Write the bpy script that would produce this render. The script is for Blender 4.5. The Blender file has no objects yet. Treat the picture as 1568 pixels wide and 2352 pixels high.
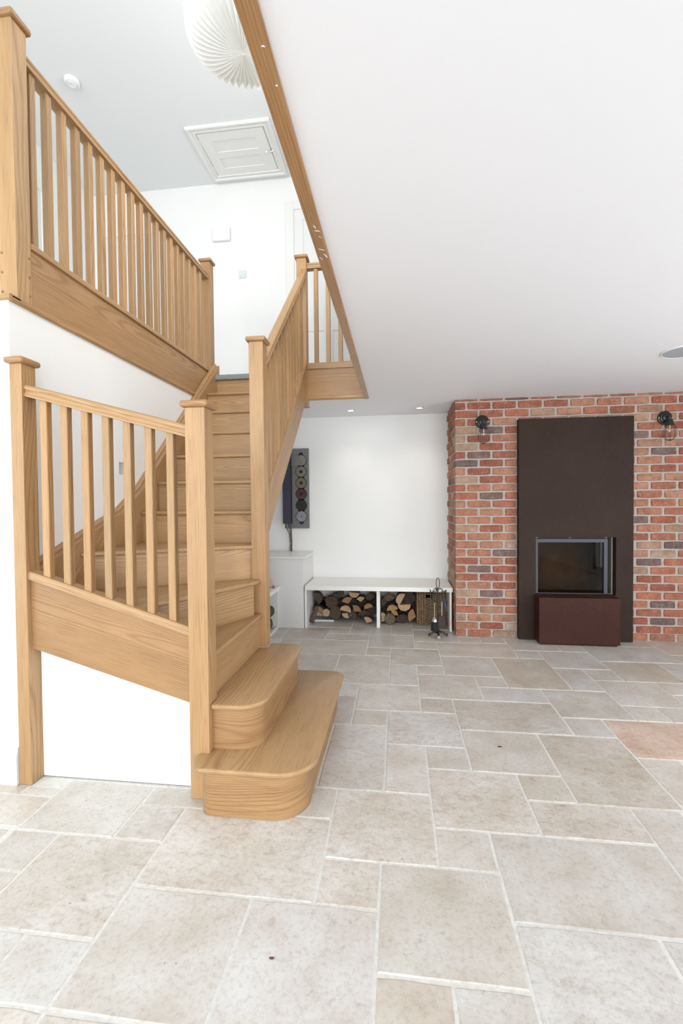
import bpy, bmesh, math, random
from mathutils import Vector, Matrix
random.seed(7)
C = bpy.context.scene.collection
SC = bpy.context.scene
PI = math.pi

# ------------------------------------------------------------------ camera
F_PX, YAW, PITCH, ROLL = 1034.2, -0.12464, -0.02226, -0.00917
cam_d = bpy.data.cameras.new('camera'); cam = bpy.data.objects.new('camera', cam_d); C.objects.link(cam)
_f = Vector((math.sin(YAW)*math.cos(PITCH), math.cos(YAW)*math.cos(PITCH), math.sin(PITCH)))
_r = Vector((math.cos(YAW), -math.sin(YAW), 0)); _u = _r.cross(_f)
_r2 = _r*math.cos(ROLL) + _u*math.sin(ROLL); _u2 = _u*math.cos(ROLL) - _r*math.sin(ROLL)
cam.matrix_world = Matrix(((_r2.x, _u2.x, -_f.x, 0), (_r2.y, _u2.y, -_f.y, 0), (_r2.z, _u2.z, -_f.z, 1.30), (0, 0, 0, 1)))
cam_d.sensor_fit = 'VERTICAL'; cam_d.sensor_height = 36.0; cam_d.lens = F_PX/2352*36.0
cam_d.clip_start = 0.05
SC.camera = cam

# ------------------------------------------------------------------ sky, lights, exposure
w = bpy.data.worlds.new('sky'); SC.world = w; w.use_nodes = True
w.node_tree.nodes['Background'].inputs[0].default_value = (0.80, 0.90, 1.0, 1)
w.node_tree.nodes['Background'].inputs[1].default_value = 1.0
SC.view_settings.view_transform = 'Standard'; SC.view_settings.look = 'None'
SC.view_settings.gamma = 1.0; SC.view_settings.use_curve_mapping = False
SC.view_settings.exposure = -0.11

def area(name, loc, size, size_y, direction, power, col):
    l = bpy.data.lights.new(name, 'AREA'); l.shape = 'RECTANGLE'; l.size = size; l.size_y = size_y
    l.energy = power; l.color = col
    o = bpy.data.objects.new(name, l); C.objects.link(o); o.location = loc
    o.rotation_euler = Vector(direction).to_track_quat('-Z', 'Y').to_euler()
    return o
# daylight through the three glazed openings behind and beside the camera
area('daylight_tall_glazing', (-1.95, -5.32, 1.75), 2.8, 3.2, (0, 1, 0), 200, (0.88, 0.955, 1.0))
area('daylight_patio_doors', (1.95, -5.32, 1.05), 2.6, 2.0, (0, 1, 0), 210, (0.91, 0.955, 1.0))
area('daylight_side_window', (-3.74, -1.05, 1.3), 3.1, 2.2, (1, 0, 0), 55, (0.80, 0.92, 1.0))
area('daylight_right_window', (3.50, 1.55, 1.10), 2.5, 2.0, (-1, 0, 0), 62, (0.93, 0.965, 1.0))
area('daylight_tall_glazing_top', (-1.95, -5.32, 3.75), 2.8, 0.9, (0, 1, -0.22), 130, (0.95, 0.98, 1.0))
area('daylight_upper_window', (-0.26, 2.65, 4.0), 1.7, 1.1, (-1, 0.6, -0.40), 40, (0.97, 0.985, 1.0))

# ------------------------------------------------------------------ materials
def nt(name):
    m = bpy.data.materials.new(name); m.use_nodes = True
    t = m.node_tree; b = t.nodes['Principled BSDF']
    return m, t, b
def N(t, kind, **kw):
    n = t.nodes.new(kind)
    for k, v in kw.items():
        if k.startswith('i_'): n.inputs[k[2:].replace('_', ' ')].default_value = v
        else: setattr(n, k, v)
    return n
def ramp(t, stops):
    n = t.nodes.new('ShaderNodeValToRGB'); e = n.color_ramp.elements
    e[0].position, e[0].color = stops[0][0], (*stops[0][1], 1)
    e[1].position, e[1].color = stops[-1][0], (*stops[-1][1], 1)
    for p, c in stops[1:-1]:
        x = e.new(p); x.color = (*c, 1)
    return n
def mul(t, a, b, fac=1.0, mode='MULTIPLY'):
    n = t.nodes.new('ShaderNodeMix'); n.data_type = 'RGBA'; n.blend_type = mode
    n.inputs[0].default_value = fac
    for s, v in ((6, a), (7, b)):
        if isinstance(v, tuple): n.inputs[s].default_value = (*v, 1)
        else: t.links.new(v, n.inputs[s])
    return n
def plain(name, col, rough=0.5, metal=0.0, spec=0.5, noise=0.0, scale=20.0, bump=0.0):
    m, t, b = nt(name)
    b.inputs['Base Color'].default_value = (*col, 1); b.inputs['Roughness'].default_value = rough
    b.inputs['Metallic'].default_value = metal; b.inputs['Specular IOR Level'].default_value = spec
    if noise or bump:
        tc = N(t, 'ShaderNodeTexCoord'); n = N(t, 'ShaderNodeTexNoise', i_Scale=scale, i_Detail=4.0)
        t.links.new(tc.outputs['Object'], n.inputs['Vector'])
        r = ramp(t, [(0.3, tuple(c*(1-noise) for c in col)), (0.7, tuple(min(1, c*(1+noise)) for c in col))])
        t.links.new(n.outputs[0], r.inputs[0]); t.links.new(r.outputs[0], b.inputs['Base Color'])
        if bump:
            bp = N(t, 'ShaderNodeBump', i_Strength=bump, i_Distance=0.003)
            t.links.new(n.outputs[0], bp.inputs['Height']); t.links.new(bp.outputs[0], b.inputs['Normal'])
    return m

def make_oak():
    m, t, b = nt('oak'); L = t.links.new
    at = N(t, 'ShaderNodeAttribute', attribute_name='grain')
    oi = N(t, 'ShaderNodeObjectInfo')
    off = N(t, 'ShaderNodeVectorMath', operation='SCALE'); off.inputs[0].default_value = (31.0, 0.22, 0.16)
    L(oi.outputs['Random'], off.inputs['Scale'])
    p = N(t, 'ShaderNodeVectorMath', operation='ADD'); L(at.outputs['Vector'], p.inputs[0]); L(off.outputs[0], p.inputs[1])
    # slow wander of the growth rings
    s1 = N(t, 'ShaderNodeVectorMath', operation='MULTIPLY'); s1.inputs[1].default_value = (0.45, 2.2, 2.2); L(p.outputs[0], s1.inputs[0])
    n1 = N(t, 'ShaderNodeTexNoise', i_Scale=1.6, i_Detail=1.0); L(s1.outputs[0], n1.inputs['Vector'])
    c1 = N(t, 'ShaderNodeVectorMath', operation='SUBTRACT'); L(n1.outputs['Color'], c1.inputs[0]); c1.inputs[1].default_value = (0.5, 0.5, 0.5)
    c2 = N(t, 'ShaderNodeVectorMath', operation='MULTIPLY'); L(c1.outputs[0], c2.inputs[0]); c2.inputs[1].default_value = (0.0, 0.10, 0.10)
    s2 = N(t, 'ShaderNodeVectorMath', operation='MULTIPLY'); L(p.outputs[0], s2.inputs[0]); s2.inputs[1].default_value = (0.02, 1.0, 1.0)
    a2 = N(t, 'ShaderNodeVectorMath', operation='ADD'); L(s2.outputs[0], a2.inputs[0]); L(c2.outputs[0], a2.inputs[1])
    wv = N(t, 'ShaderNodeTexWave', wave_type='RINGS', rings_direction='X', i_Scale=52.0, i_Distortion=0.35, i_Detail=1.0)
    wv.inputs['Detail Scale'].default_value = 2.0
    L(a2.outputs[0], wv.inputs['Vector'])
    # fine pores drawn along the grain
    s3 = N(t, 'ShaderNodeVectorMath', operation='MULTIPLY'); L(p.outputs[0], s3.inputs[0]); s3.inputs[1].default_value = (7.0, 420.0, 420.0)
    n3 = N(t, 'ShaderNodeTexNoise', i_Scale=1.0, i_Detail=2.0); L(s3.outputs[0], n3.inputs['Vector'])
    s4 = N(t, 'ShaderNodeVectorMath', operation='MULTIPLY'); L(p.outputs[0], s4.inputs[0]); s4.inputs[1].default_value = (1.2, 14.0, 14.0)
    n4 = N(t, 'ShaderNodeTexNoise', i_Scale=1.0, i_Detail=3.0); L(s4.outputs[0], n4.inputs['Vector'])
    r1 = ramp(t, [(0.0, (0.375, 0.220, 0.100)), (0.26, (0.445, 0.276, 0.135)), (1.0, (0.475, 0.300, 0.152))])
    L(wv.outputs[0], r1.inputs[0])
    r3 = ramp(t, [(0.30, (0.66, 0.60, 0.55)), (0.50, (1, 1, 1))]); L(n3.outputs[0], r3.inputs[0])
    r4 = ramp(t, [(0.25, (0.88, 0.85, 0.82)), (0.75, (1.08, 1.07, 1.05))]); L(n4.outputs[0], r4.inputs[0])
    m1 = mul(t, r1.outputs[0], r3.outputs[0], 0.8); m2 = mul(t, m1.outputs[2], r4.outputs[0], 1.0)
    m3 = mul(t, m2.outputs[2], oi.outputs['Color'], 1.0)
    L(m3.outputs[2], b.inputs['Base Color'])
    b.inputs['Roughness'].default_value = 0.38; b.inputs['Specular IOR Level'].default_value = 0.45
    bp = N(t, 'ShaderNodeBump', i_Strength=0.12, i_Distance=0.001); L(n3.outputs[0], bp.inputs['Height']); L(bp.outputs[0], b.inputs['Normal'])
    return m
def make_stone():
    m, t, b = nt('limestone'); L = t.links.new
    tc = N(t, 'ShaderNodeTexCoord'); oi = N(t, 'ShaderNodeObjectInfo')
    off = N(t, 'ShaderNodeVectorMath', operation='SCALE'); off.inputs[0].default_value = (40, 23, 9); L(oi.outputs['Random'], off.inputs['Scale'])
    p = N(t, 'ShaderNodeVectorMath', operation='ADD'); L(tc.outputs['Object'], p.inputs[0]); L(off.outputs[0], p.inputs[1])
    n1 = N(t, 'ShaderNodeTexNoise', i_Scale=4.5, i_Detail=5.0, i_Roughness=0.6); L(p.outputs[0], n1.inputs['Vector'])
    n2 = N(t, 'ShaderNodeTexNoise', i_Scale=70.0, i_Detail=4.0, i_Roughness=0.7); L(p.outputs[0], n2.inputs['Vector'])
    n3 = N(t, 'ShaderNodeTexNoise', i_Scale=26.0, i_Detail=6.0, i_Roughness=0.75); L(p.outputs[0], n3.inputs['Vector'])
    r1 = ramp(t, [(0.28, (0.515, 0.458, 0.395)), (0.5, (0.595, 0.558, 0.512)), (0.72, (0.665, 0.65, 0.625))]); L(n1.outputs[0], r1.inputs[0])
    r2 = ramp(t, [(0.30, (0.80, 0.78, 0.76)), (0.48, (1, 1, 1)), (0.7, (1.06, 1.06, 1.06))]); L(n2.outputs[0], r2.inputs[0])
    r3 = ramp(t, [(0.33, (0.78, 0.74, 0.69)), (0.45, (1, 1, 1))]); L(n3.outputs[0], r3.inputs[0])
    m1 = mul(t, r1.outputs[0], r2.outputs[0], 0.9); m2 = mul(t, m1.outputs[2], r3.outputs[0], 0.75)
    # some tiles are pitted and veined, others nearly smooth
    pit = N(t, 'ShaderNodeMapRange'); pit.inputs['From Min'].default_value = 0.50; pit.inputs['From Max'].default_value = 0.95; L(oi.outputs['Random'], pit.inputs[0])
    mp = N(t, 'ShaderNodeMapping'); mp.inputs['Scale'].default_value = (1, 1.9, 1); L(p.outputs[0], mp.inputs[0])
    n5 = N(t, 'ShaderNodeTexNoise', i_Scale=19.0, i_Detail=9.0, i_Roughness=0.80, i_Distortion=0.25); L(mp.outputs[0], n5.inputs['Vector'])
    r5 = ramp(t, [(0.33, (0.70, 0.64, 0.57)), (0.42, (0.90, 0.87, 0.84)), (0.49, (1, 1, 1)), (0.66, (1.07, 1.07, 1.08))]); L(n5.outputs[0], r5.inputs[0])
    m4 = mul(t, m2.outputs[2], r5.outputs[0], 1.0); L(pit.outputs[0], m4.inputs[0])
    vo = N(t, 'ShaderNodeTexVoronoi', i_Scale=42.0); L(p.outputs[0], vo.inputs['Vector'])
    n6 = N(t, 'ShaderNodeTexNoise', i_Scale=6.0); L(p.outputs[0], n6.inputs['Vector'])
    sz = N(t, 'ShaderNodeMapRange'); sz.inputs['From Min'].default_value = 0.5; sz.inputs['From Max'].default_value = 0.8; sz.inputs['To Max'].default_value = 0.20; L(n6.outputs[0], sz.inputs[0])
    lt = N(t, 'ShaderNodeMath', operation='LESS_THAN'); L(vo.outputs['Distance'], lt.inputs[0]); L(sz.outputs[0], lt.inputs[1])
    mk = N(t, 'ShaderNodeMix', data_type='RGBA'); L(lt.outputs[0], mk.inputs[0]); L(m4.outputs[2], mk.inputs[6]); mk.inputs[7].default_value = (0.36, 0.31, 0.26, 1)
    m3 = mul(t, mk.outputs[2], oi.outputs['Color'], 0.97)
    L(m3.outputs[2], b.inputs['Base Color'])
    rr = N(t, 'ShaderNodeMapRange'); rr.inputs['To Min'].default_value = 0.30; rr.inputs['To Max'].default_value = 0.5
    L(n3.outputs[0], rr.inputs[0]); L(rr.outputs[0], b.inputs['Roughness'])
    bp = N(t, 'ShaderNodeBump', i_Strength=0.25, i_Distance=0.003); L(n3.outputs[0], bp.inputs['Height']); L(bp.outputs[0], b.inputs['Normal'])
    return m
def make_brick():
    m, t, b = nt('reclaimed_brick'); L = t.links.new
    tc = N(t, 'ShaderNodeTexCoord'); oi = N(t, 'ShaderNodeObjectInfo')
    off = N(t, 'ShaderNodeVectorMath', operation='SCALE'); off.inputs[0].default_value = (40, 23, 9); L(oi.outputs['Random'], off.inputs['Scale'])
    p = N(t, 'ShaderNodeVectorMath', operation='ADD'); L(tc.outputs['Object'], p.inputs[0]); L(off.outputs[0], p.inputs[1])
    n1 = N(t, 'ShaderNodeTexNoise', i_Scale=14.0, i_Detail=6.0, i_Roughness=0.65); L(p.outputs[0], n1.inputs['Vector'])
    n2 = N(t, 'ShaderNodeTexNoise', i_Scale=60.0, i_Detail=4.0, i_Roughness=0.7); L(p.outputs[0], n2.inputs['Vector'])
    r1 = ramp(t, [(0.30, (0.66, 0.60, 0.58)), (0.52, (1, 1, 1)), (0.75, (1.30, 1.42, 1.45))]); L(n1.outputs[0], r1.inputs[0])
    m1 = mul(t, oi.outputs['Color'], r1.outputs[0], 1.0)
    r2 = ramp(t, [(0.56, (0, 0, 0)), (0.70, (0.55, 0.55, 0.55))]); L(n2.outputs[0], r2.inputs[0])
    mx = N(t, 'ShaderNodeMix', data_type='RGBA'); L(r2.outputs[0], mx.inputs[0]); L(m1.outputs[2], mx.inputs[6]); mx.inputs[7].default_value = (0.52, 0.42, 0.34, 1)
    L(mx.outputs[2], b.inputs['Base Color']); b.inputs['Roughness'].default_value = 0.85
    bp = N(t, 'ShaderNodeBump', i_Strength=0.6, i_Distance=0.004); L(n1.outputs[0], bp.inputs['Height']); L(bp.outputs[0], b.inputs['Normal'])
    return m
def make_rust():
    m, t, b = nt('brown_patina_steel'); L = t.links.new
    tc = N(t, 'ShaderNodeTexCoord')
    n1 = N(t, 'ShaderNodeTexNoise', i_Scale=2.2, i_Detail=6.0); L(tc.outputs['Object'], n1.inputs['Vector'])
    n2 = N(t, 'ShaderNodeTexNoise', i_Scale=55.0, i_Detail=3.0); L(tc.outputs['Object'], n2.inputs['Vector'])
    mp = N(t, 'ShaderNodeMapping'); mp.inputs['Scale'].default_value = (9, 9, 2); L(tc.outputs['Object'], mp.inputs[0])
    n3 = N(t, 'ShaderNodeTexNoise', i_Scale=4.0, i_Detail=8.0, i_Roughness=0.7); L(mp.outputs[0], n3.inputs['Vector'])
    oi = N(t, 'ShaderNodeObjectInfo')
    r1 = ramp(t, [(0.3, (0.029, 0.0155, 0.0105)), (0.7, (0.040, 0.0225, 0.0155))]); L(n1.outputs[0], r1.inputs[0])
    r2 = ramp(t, [(0.35, (0.9, 0.9, 0.9)), (0.65, (1.1, 1.1, 1.1))]); L(n2.outputs[0], r2.inputs[0])
    r3 = ramp(t, [(0.63, (0, 0, 0)), (0.80, (0.08, 0.08, 0.08))]); L(n3.outputs[0], r3.inputs[0])
    m1 = mul(t, r1.outputs[0], r2.outputs[0], 1.0); m1b = mul(t, m1.outputs[2], oi.outputs['Color'], 1.0)
    mx = N(t, 'ShaderNodeMix', data_type='RGBA'); L(r3.outputs[0], mx.inputs[0]); L(m1b.outputs[2], mx.inputs[6]); mx.inputs[7].default_value = (0.5, 0.42, 0.4, 1)
    L(mx.outputs[2], b.inputs['Base Color']); b.inputs['Roughness'].default_value = 0.55; b.inputs['Specular IOR Level'].default_value = 0.16
    return m
def make_log(name, dark, light, scale, stretch):
    m, t, b = nt(name); L = t.links.new
    tc = N(t, 'ShaderNodeTexCoord'); oi = N(t, 'ShaderNodeObjectInfo')
    mp = N(t, 'ShaderNodeMapping'); mp.inputs['Scale'].default_value = stretch; L(tc.outputs['Object'], mp.inputs[0])
    off = N(t, 'ShaderNodeVectorMath', operation='SCALE'); off.inputs[0].default_value = (40, 23, 9); L(oi.outputs['Random'], off.inputs['Scale'])
    p = N(t, 'ShaderNodeVectorMath', operation='ADD'); L(mp.outputs[0], p.inputs[0]); L(off.outputs[0], p.inputs[1])
    n1 = N(t, 'ShaderNodeTexNoise', i_Scale=scale, i_Detail=6.0, i_Roughness=0.7); L(p.outputs[0], n1.inputs['Vector'])
    r1 = ramp(t, [(0.3, dark), (0.7, light)]); L(n1.outputs[0], r1.inputs[0])
    m1 = mul(t, r1.outputs[0], oi.outputs['Color'], 1.0)
    L(m1.outputs[2], b.inputs['Base Color']); b.inputs['Roughness'].default_value = 0.85
    bp = N(t, 'ShaderNodeBump', i_Strength=0.7, i_Distance=0.006); L(n1.outputs[0], bp.inputs['Height']); L(bp.outputs[0], b.inputs['Normal'])
    return m
def make_glass(name, tint, rough, mixfac):
    m = bpy.data.materials.new(name); m.use_nodes = True; t = m.node_tree
    for n in list(t.nodes): t.nodes.remove(n)
    o = N(t, 'ShaderNodeOutputMaterial'); tr = N(t, 'ShaderNodeBsdfTransparent'); tr.inputs[0].default_value = (*tint, 1)
    gl = N(t, 'ShaderNodeBsdfGlossy'); gl.inputs['Roughness'].default_value = rough
    lw = N(t, 'ShaderNodeLayerWeight'); pw = N(t, 'ShaderNodeMath', operation='POWER'); pw.inputs[1].default_value = 4.0
    ml = N(t, 'ShaderNodeMath', operation='MULTIPLY'); ml.inputs[1].default_value = 0.7
    ad = N(t, 'ShaderNodeMath', operation='ADD'); ad.inputs[1].default_value = mixfac
    t.links.new(lw.outputs['Facing'], pw.inputs[0]); t.links.new(pw.outputs[0], ml.inputs[0]); t.links.new(ml.outputs[0], ad.inputs[0])
    mx = N(t, 'ShaderNodeMixShader'); t.links.new(ad.outputs[0], mx.inputs[0]); t.links.new(tr.outputs[0], mx.inputs[1]); t.links.new(gl.outputs[0], mx.inputs[2])
    t.links.new(mx.outputs[0], o.inputs[0])
    return m
def emit(name, col, s):
    m = bpy.data.materials.new(name); m.use_nodes = True; t = m.node_tree; b = t.nodes['Principled BSDF']
    b.inputs['Base Color'].default_value = (*col, 1); b.inputs['Emission Color'].default_value = (*col, 1); b.inputs['Emission Strength'].default_value = s
    return m

OAK, STONE, BRICK, STEEL = make_oak(), make_stone(), make_brick(), make_rust()
WALL = plain('white_wall_paint', (0.87, 0.865, 0.845), 0.7, noise=0.012, scale=3.0)
CEIL = plain('white_ceiling_paint', (0.89, 0.885, 0.91), 0.75)
WOODWHITE = plain('white_satin_paint', (0.84, 0.83, 0.80), 0.4)
GREYWHITE = plain('off_white_satin_paint', (0.76, 0.75, 0.73), 0.45)
CEILUP = plain('dimmed_ceiling_paint', (0.84, 0.85, 0.845), 0.8)  # ceiling white toned down; the upper hall's dimmer light is in the colour
PLASTIC = plain('white_plastic', (0.88, 0.88, 0.87), 0.35)
GROUT = plain('pale_grout', (0.69, 0.675, 0.635), 0.9, noise=0.10, scale=60, bump=0.3)
MORTAR = plain('lime_mortar', (0.44, 0.375, 0.335), 0.95, noise=0.10, scale=45, bump=0.5)
BLACK = plain('black_metal', (0.016, 0.018, 0.016), 0.35, spec=0.5)
IRON = plain('dark_iron', (0.11, 0.10, 0.09), 0.32, metal=0.8)
CHROME = plain('polished_steel', (0.62, 0.60, 0.57), 0.18, metal=1.0)
STOVE = plain('grey_stove_steel', (0.058, 0.060, 0.074), 0.45, metal=0.3)
DARKPIT = plain('dull_black', (0.012, 0.011, 0.010), 0.7)
FIREBRICK = plain('sooty_firebrick', (0.13, 0.085, 0.038), 0.8, noise=0.5, scale=5)
STOVEGLASS = make_glass('sooty_stove_glass', (0.40, 0.29, 0.14), 0.015, 0.018)
BULB = make_glass('clear_bulb_glass', (0.98, 0.97, 0.95), 0.02, 0.03)
FILAMENT = emit('glint_filament', (1.0, 0.72, 0.42), 0.8)  # faint glow stands in for the bright spot reflected in the bulb
DOWNLIGHT = emit('downlight_lens', (1.0, 0.95, 0.86), 12.0)
CARPET = plain('grey_carpet', (0.26, 0.28, 0.27), 0.95, noise=0.45, scale=260, bump=1.0)
BARK = make_log('log_bark', (0.030, 0.020, 0.013), (0.15, 0.105, 0.068), 22, (3, 0.6, 3))
CUT = make_log('log_cut_face', (0.40, 0.25, 0.145), (0.54, 0.37, 0.24), 30, (1, 1, 1))
HEART = make_log('log_heartwood', (0.28, 0.15, 0.06), (0.45, 0.27, 0.13), 20, (2, 0.5, 2))
WICKER = plain('brown_wicker', (0.27, 0.175, 0.090), 0.7, noise=0.45, scale=50)
BRISTLE = plain('black_bristle', (0.01, 0.01, 0.012), 0.8)
GREYPANEL = plain('grey_anodised_panel', (0.19, 0.193, 0.19), 0.4, metal=0.2)
SOUNDBAR = plain('black_speaker_cloth', (0.010, 0.008, 0.008), 0.6)
PURPLE = plain('smoked_purple_front', (0.048, 0.042, 0.072), 0.3)
CABLE = plain('dark_cable_sheath', (0.09, 0.075, 0.065), 0.6)
CABLEGREY = plain('grey_cable_sheath', (0.30, 0.27, 0.24), 0.6)
CUSHION = plain('pink_beige_cushion', (0.50, 0.36, 0.30), 0.9, noise=0.08, scale=80)
SPEAKER = plain('grey_speaker_grille', (0.42, 0.44, 0.48), 0.8)
def make_paper():
    m, t, b = nt('pleated_white_paper')
    b.inputs['Base Color'].default_value = (0.94, 0.94, 0.92, 1); b.inputs['Roughness'].default_value = 0.8
    tr = N(t, 'ShaderNodeBsdfTranslucent'); tr.inputs[0].default_value = (0.96, 0.95, 0.91, 1)
    mx = N(t, 'ShaderNodeMixShader'); mx.inputs[0].default_value = 0.22
    t.links.new(b.outputs[0], mx.inputs[1]); t.links.new(tr.outputs[0], mx.inputs[2])
    t.links.new(mx.outputs[0], t.nodes['Material Output'].inputs[0])
    return m
PAPER = make_paper()
def discmat(name, a, b_, rough=0.3):
    return plain(name, a, rough, metal=0.3, noise=0.25, scale=30)

# ------------------------------------------------------------------ builders
ORG = {}                                          # where each object's own origin lies in the room
def put(o, parent, org):
    C.objects.link(o)
    if parent is not None:
        o.parent = parent; o.location = Vector(org) - Vector(ORG[parent.name])
    else:
        o.location = org
    ORG[o.name] = tuple(org)
def thing(name, label, cat, loc=(0, 0, 0), group=None):
    o = bpy.data.objects.new(name, None); o.empty_display_size = 0.05
    put(o, None, loc); o['label'] = label; o['category'] = cat
    if group: o['group'] = group
    return o
def tag(o, label, cat, group=None, kind=None):
    o['label'] = label; o['category'] = cat
    if group: o['group'] = group
    if kind: o['kind'] = kind
    return o
def structure(o, label=None):
    o['kind'] = 'structure'
    if label: o['label'] = label
    return o
def finish(name, bm, mat, parent=None, grain=None, org=None, smooth=False, color=None, straight=0.0, heart=None):
    bmesh.ops.recalc_face_normals(bm, faces=bm.faces)
    if org is None:
        org = ORG[parent.name] if parent is not None else (0, 0, 0)
    me = bpy.data.meshes.new(name)
    if grain is not None:
        d = Vector(grain).normalized()
        e1 = d.cross(Vector((0, 0, 1)))
        if e1.length < 0.1: e1 = Vector((1, 0, 0))
        e1.normalize(); e2 = d.cross(e1)
        c = Vector((0, 0, 0))
        for v in bm.verts: c += v.co
        c /= max(1, len(bm.verts))
        vals = []
        for v in bm.verts:
            q = v.co - c
            vals += [v.co.dot(d), q.dot(e1)+(heart[0] if heart else straight), q.dot(e2)+(heart[1] if heart else straight*.3)]
    for v in bm.verts: v.co -= Vector(org)
    bm.verts.index_update()
    bm.to_mesh(me); bm.free()
    if grain is not None:
        a = me.attributes.new('grain', 'FLOAT_VECTOR', 'POINT'); a.data.foreach_set('vector', vals)
    if mat is not None: me.materials.append(mat)
    if smooth:
        for p in me.polygons: p.use_smooth = True
        try: me.set_sharp_from_angle(angle=math.radians(40))
        except Exception: pass
    o = bpy.data.objects.new(name, me); put(o, parent, org)
    if color: o.color = (*color, 1)
    return o
def bbox(bm, x0, x1, y0, y1, z0, z1, bev=0.0, seg=2):
    t = bmesh.new()
    vs = [t.verts.new(p) for p in ((x0,y0,z0),(x1,y0,z0),(x1,y1,z0),(x0,y1,z0),(x0,y0,z1),(x1,y0,z1),(x1,y1,z1),(x0,y1,z1))]
    for f in ((0,3,2,1),(4,5,6,7),(0,1,5,4),(1,2,6,5),(2,3,7,6),(3,0,4,7)): t.faces.new([vs[i] for i in f])
    if bev: bmesh.ops.bevel(t, geom=t.edges[:], offset=bev, segments=seg, affect='EDGES', profile=0.5)
    merge(bm, t)
def merge(bm, t):
    m = {}
    for v in t.verts: m[v] = bm.verts.new(v.co)
    for f in t.faces:
        try:
            g = bm.faces.new([m[v] for v in f.verts]); g.material_index = f.material_index
        except ValueError: pass
    t.free()
def box(name, x0, x1, y0, y1, z0, z1, mat, parent=None, bev=0.0, grain=None, color=None, seg=2):
    bm = bmesh.new(); bbox(bm, x0, x1, y0, y1, z0, z1, bev, seg)
    return finish(name, bm, mat, parent, grain, color=color)
def prism(bm, poly, vec, bev=0.0, seg=2):
    """polygon (list of 3-D points) swept along vec"""
    t = bmesh.new(); v = Vector(vec)
    a = [t.verts.new(p) for p in poly]; b = [t.verts.new(Vector(p)+v) for p in poly]
    t.faces.new(a[::-1]); t.faces.new(b)
    n = len(poly)
    for i in range(n): t.faces.new((a[i], a[(i+1) % n], b[(i+1) % n], b[i]))
    if bev:
        bmesh.ops.recalc_face_normals(t, faces=t.faces)
        bmesh.ops.bevel(t, geom=t.edges[:], offset=bev, segments=seg, affect='EDGES', profile=0.5)
    merge(bm, t)
def tube(bm, pts, r, n=8, closed=False):
    pts = [Vector(p) for p in pts]; rings = []; m = len(pts)
    up = Vector((0.13, 0.31, 0.94))
    for i, p in enumerate(pts):
        if closed: d = pts[(i+1) % m] - pts[i-1]
        else: d = pts[min(i+1, m-1)] - pts[max(i-1, 0)]
        d.normalize(); e = d.cross(up)
        if e.length < 0.05: e = d.cross(Vector((1, 0, 0)))
        e.normalize(); g = d.cross(e)
        rr = r[i] if isinstance(r, (list, tuple)) else r
        rings.append([bm.verts.new(p + e*rr*math.cos(2*PI*k/n) + g*rr*math.sin(2*PI*k/n)) for k in range(n)])
    for i in range(m if closed else m-1):
        a, b = rings[i], rings[(i+1) % m]
        for k in range(n):
            try: bm.faces.new((a[k], a[(k+1) % n], b[(k+1) % n], b[k]))
            except ValueError: pass
    if not closed:
        bm.faces.new(rings[0][::-1]); bm.faces.new(rings[-1])
def lathe(bm, prof, org, axis='z', n=24):
    """profile of (radius, height) turned round an axis through org"""
    o = Vector(org)
    def P(r, h, a):
        c, s = r*math.cos(a), r*math.sin(a)
        if axis == 'z': return o + Vector((c, s, h))
        if axis == 'y': return o + Vector((c, -h, s))      # height runs towards the viewer
        return o + Vector((h, c, s))
    rows = []
    for r, h in prof:
        if r < 1e-6: rows.append([bm.verts.new(P(0, h, 0))])
        else: rows.append([bm.verts.new(P(r, h, 2*PI*k/n)) for k in range(n)])
    for a, b in zip(rows, rows[1:]):
        for k in range(n):
            q = [a[k % len(a)], a[(k+1) % len(a)], b[(k+1) % len(b)], b[k % len(b)]]
            u = []
            for x in q:
                if x not in u: u.append(x)
            if len(u) >= 3:
                try: bm.faces.new(u)
                except ValueError: pass
def copy(o, parent, org, name=None, color=None):
    c = o.copy(); 
    if name: c.name = name
    C.objects.link(c); c.parent = parent
    c.location = Vector(org) - (Vector(ORG[parent.name]) if parent else Vector((0, 0, 0)))
    ORG[c.name] = tuple(org)
    if color: c.color = (*color, 1)
    return c
def vary(base, amt, rnd=random):
    k = 1 + rnd.uniform(-amt, amt); h = rnd.uniform(-amt, amt)*0.35
    return (base[0]*k*(1+h), base[1]*k, base[2]*k*(1-h))
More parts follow.
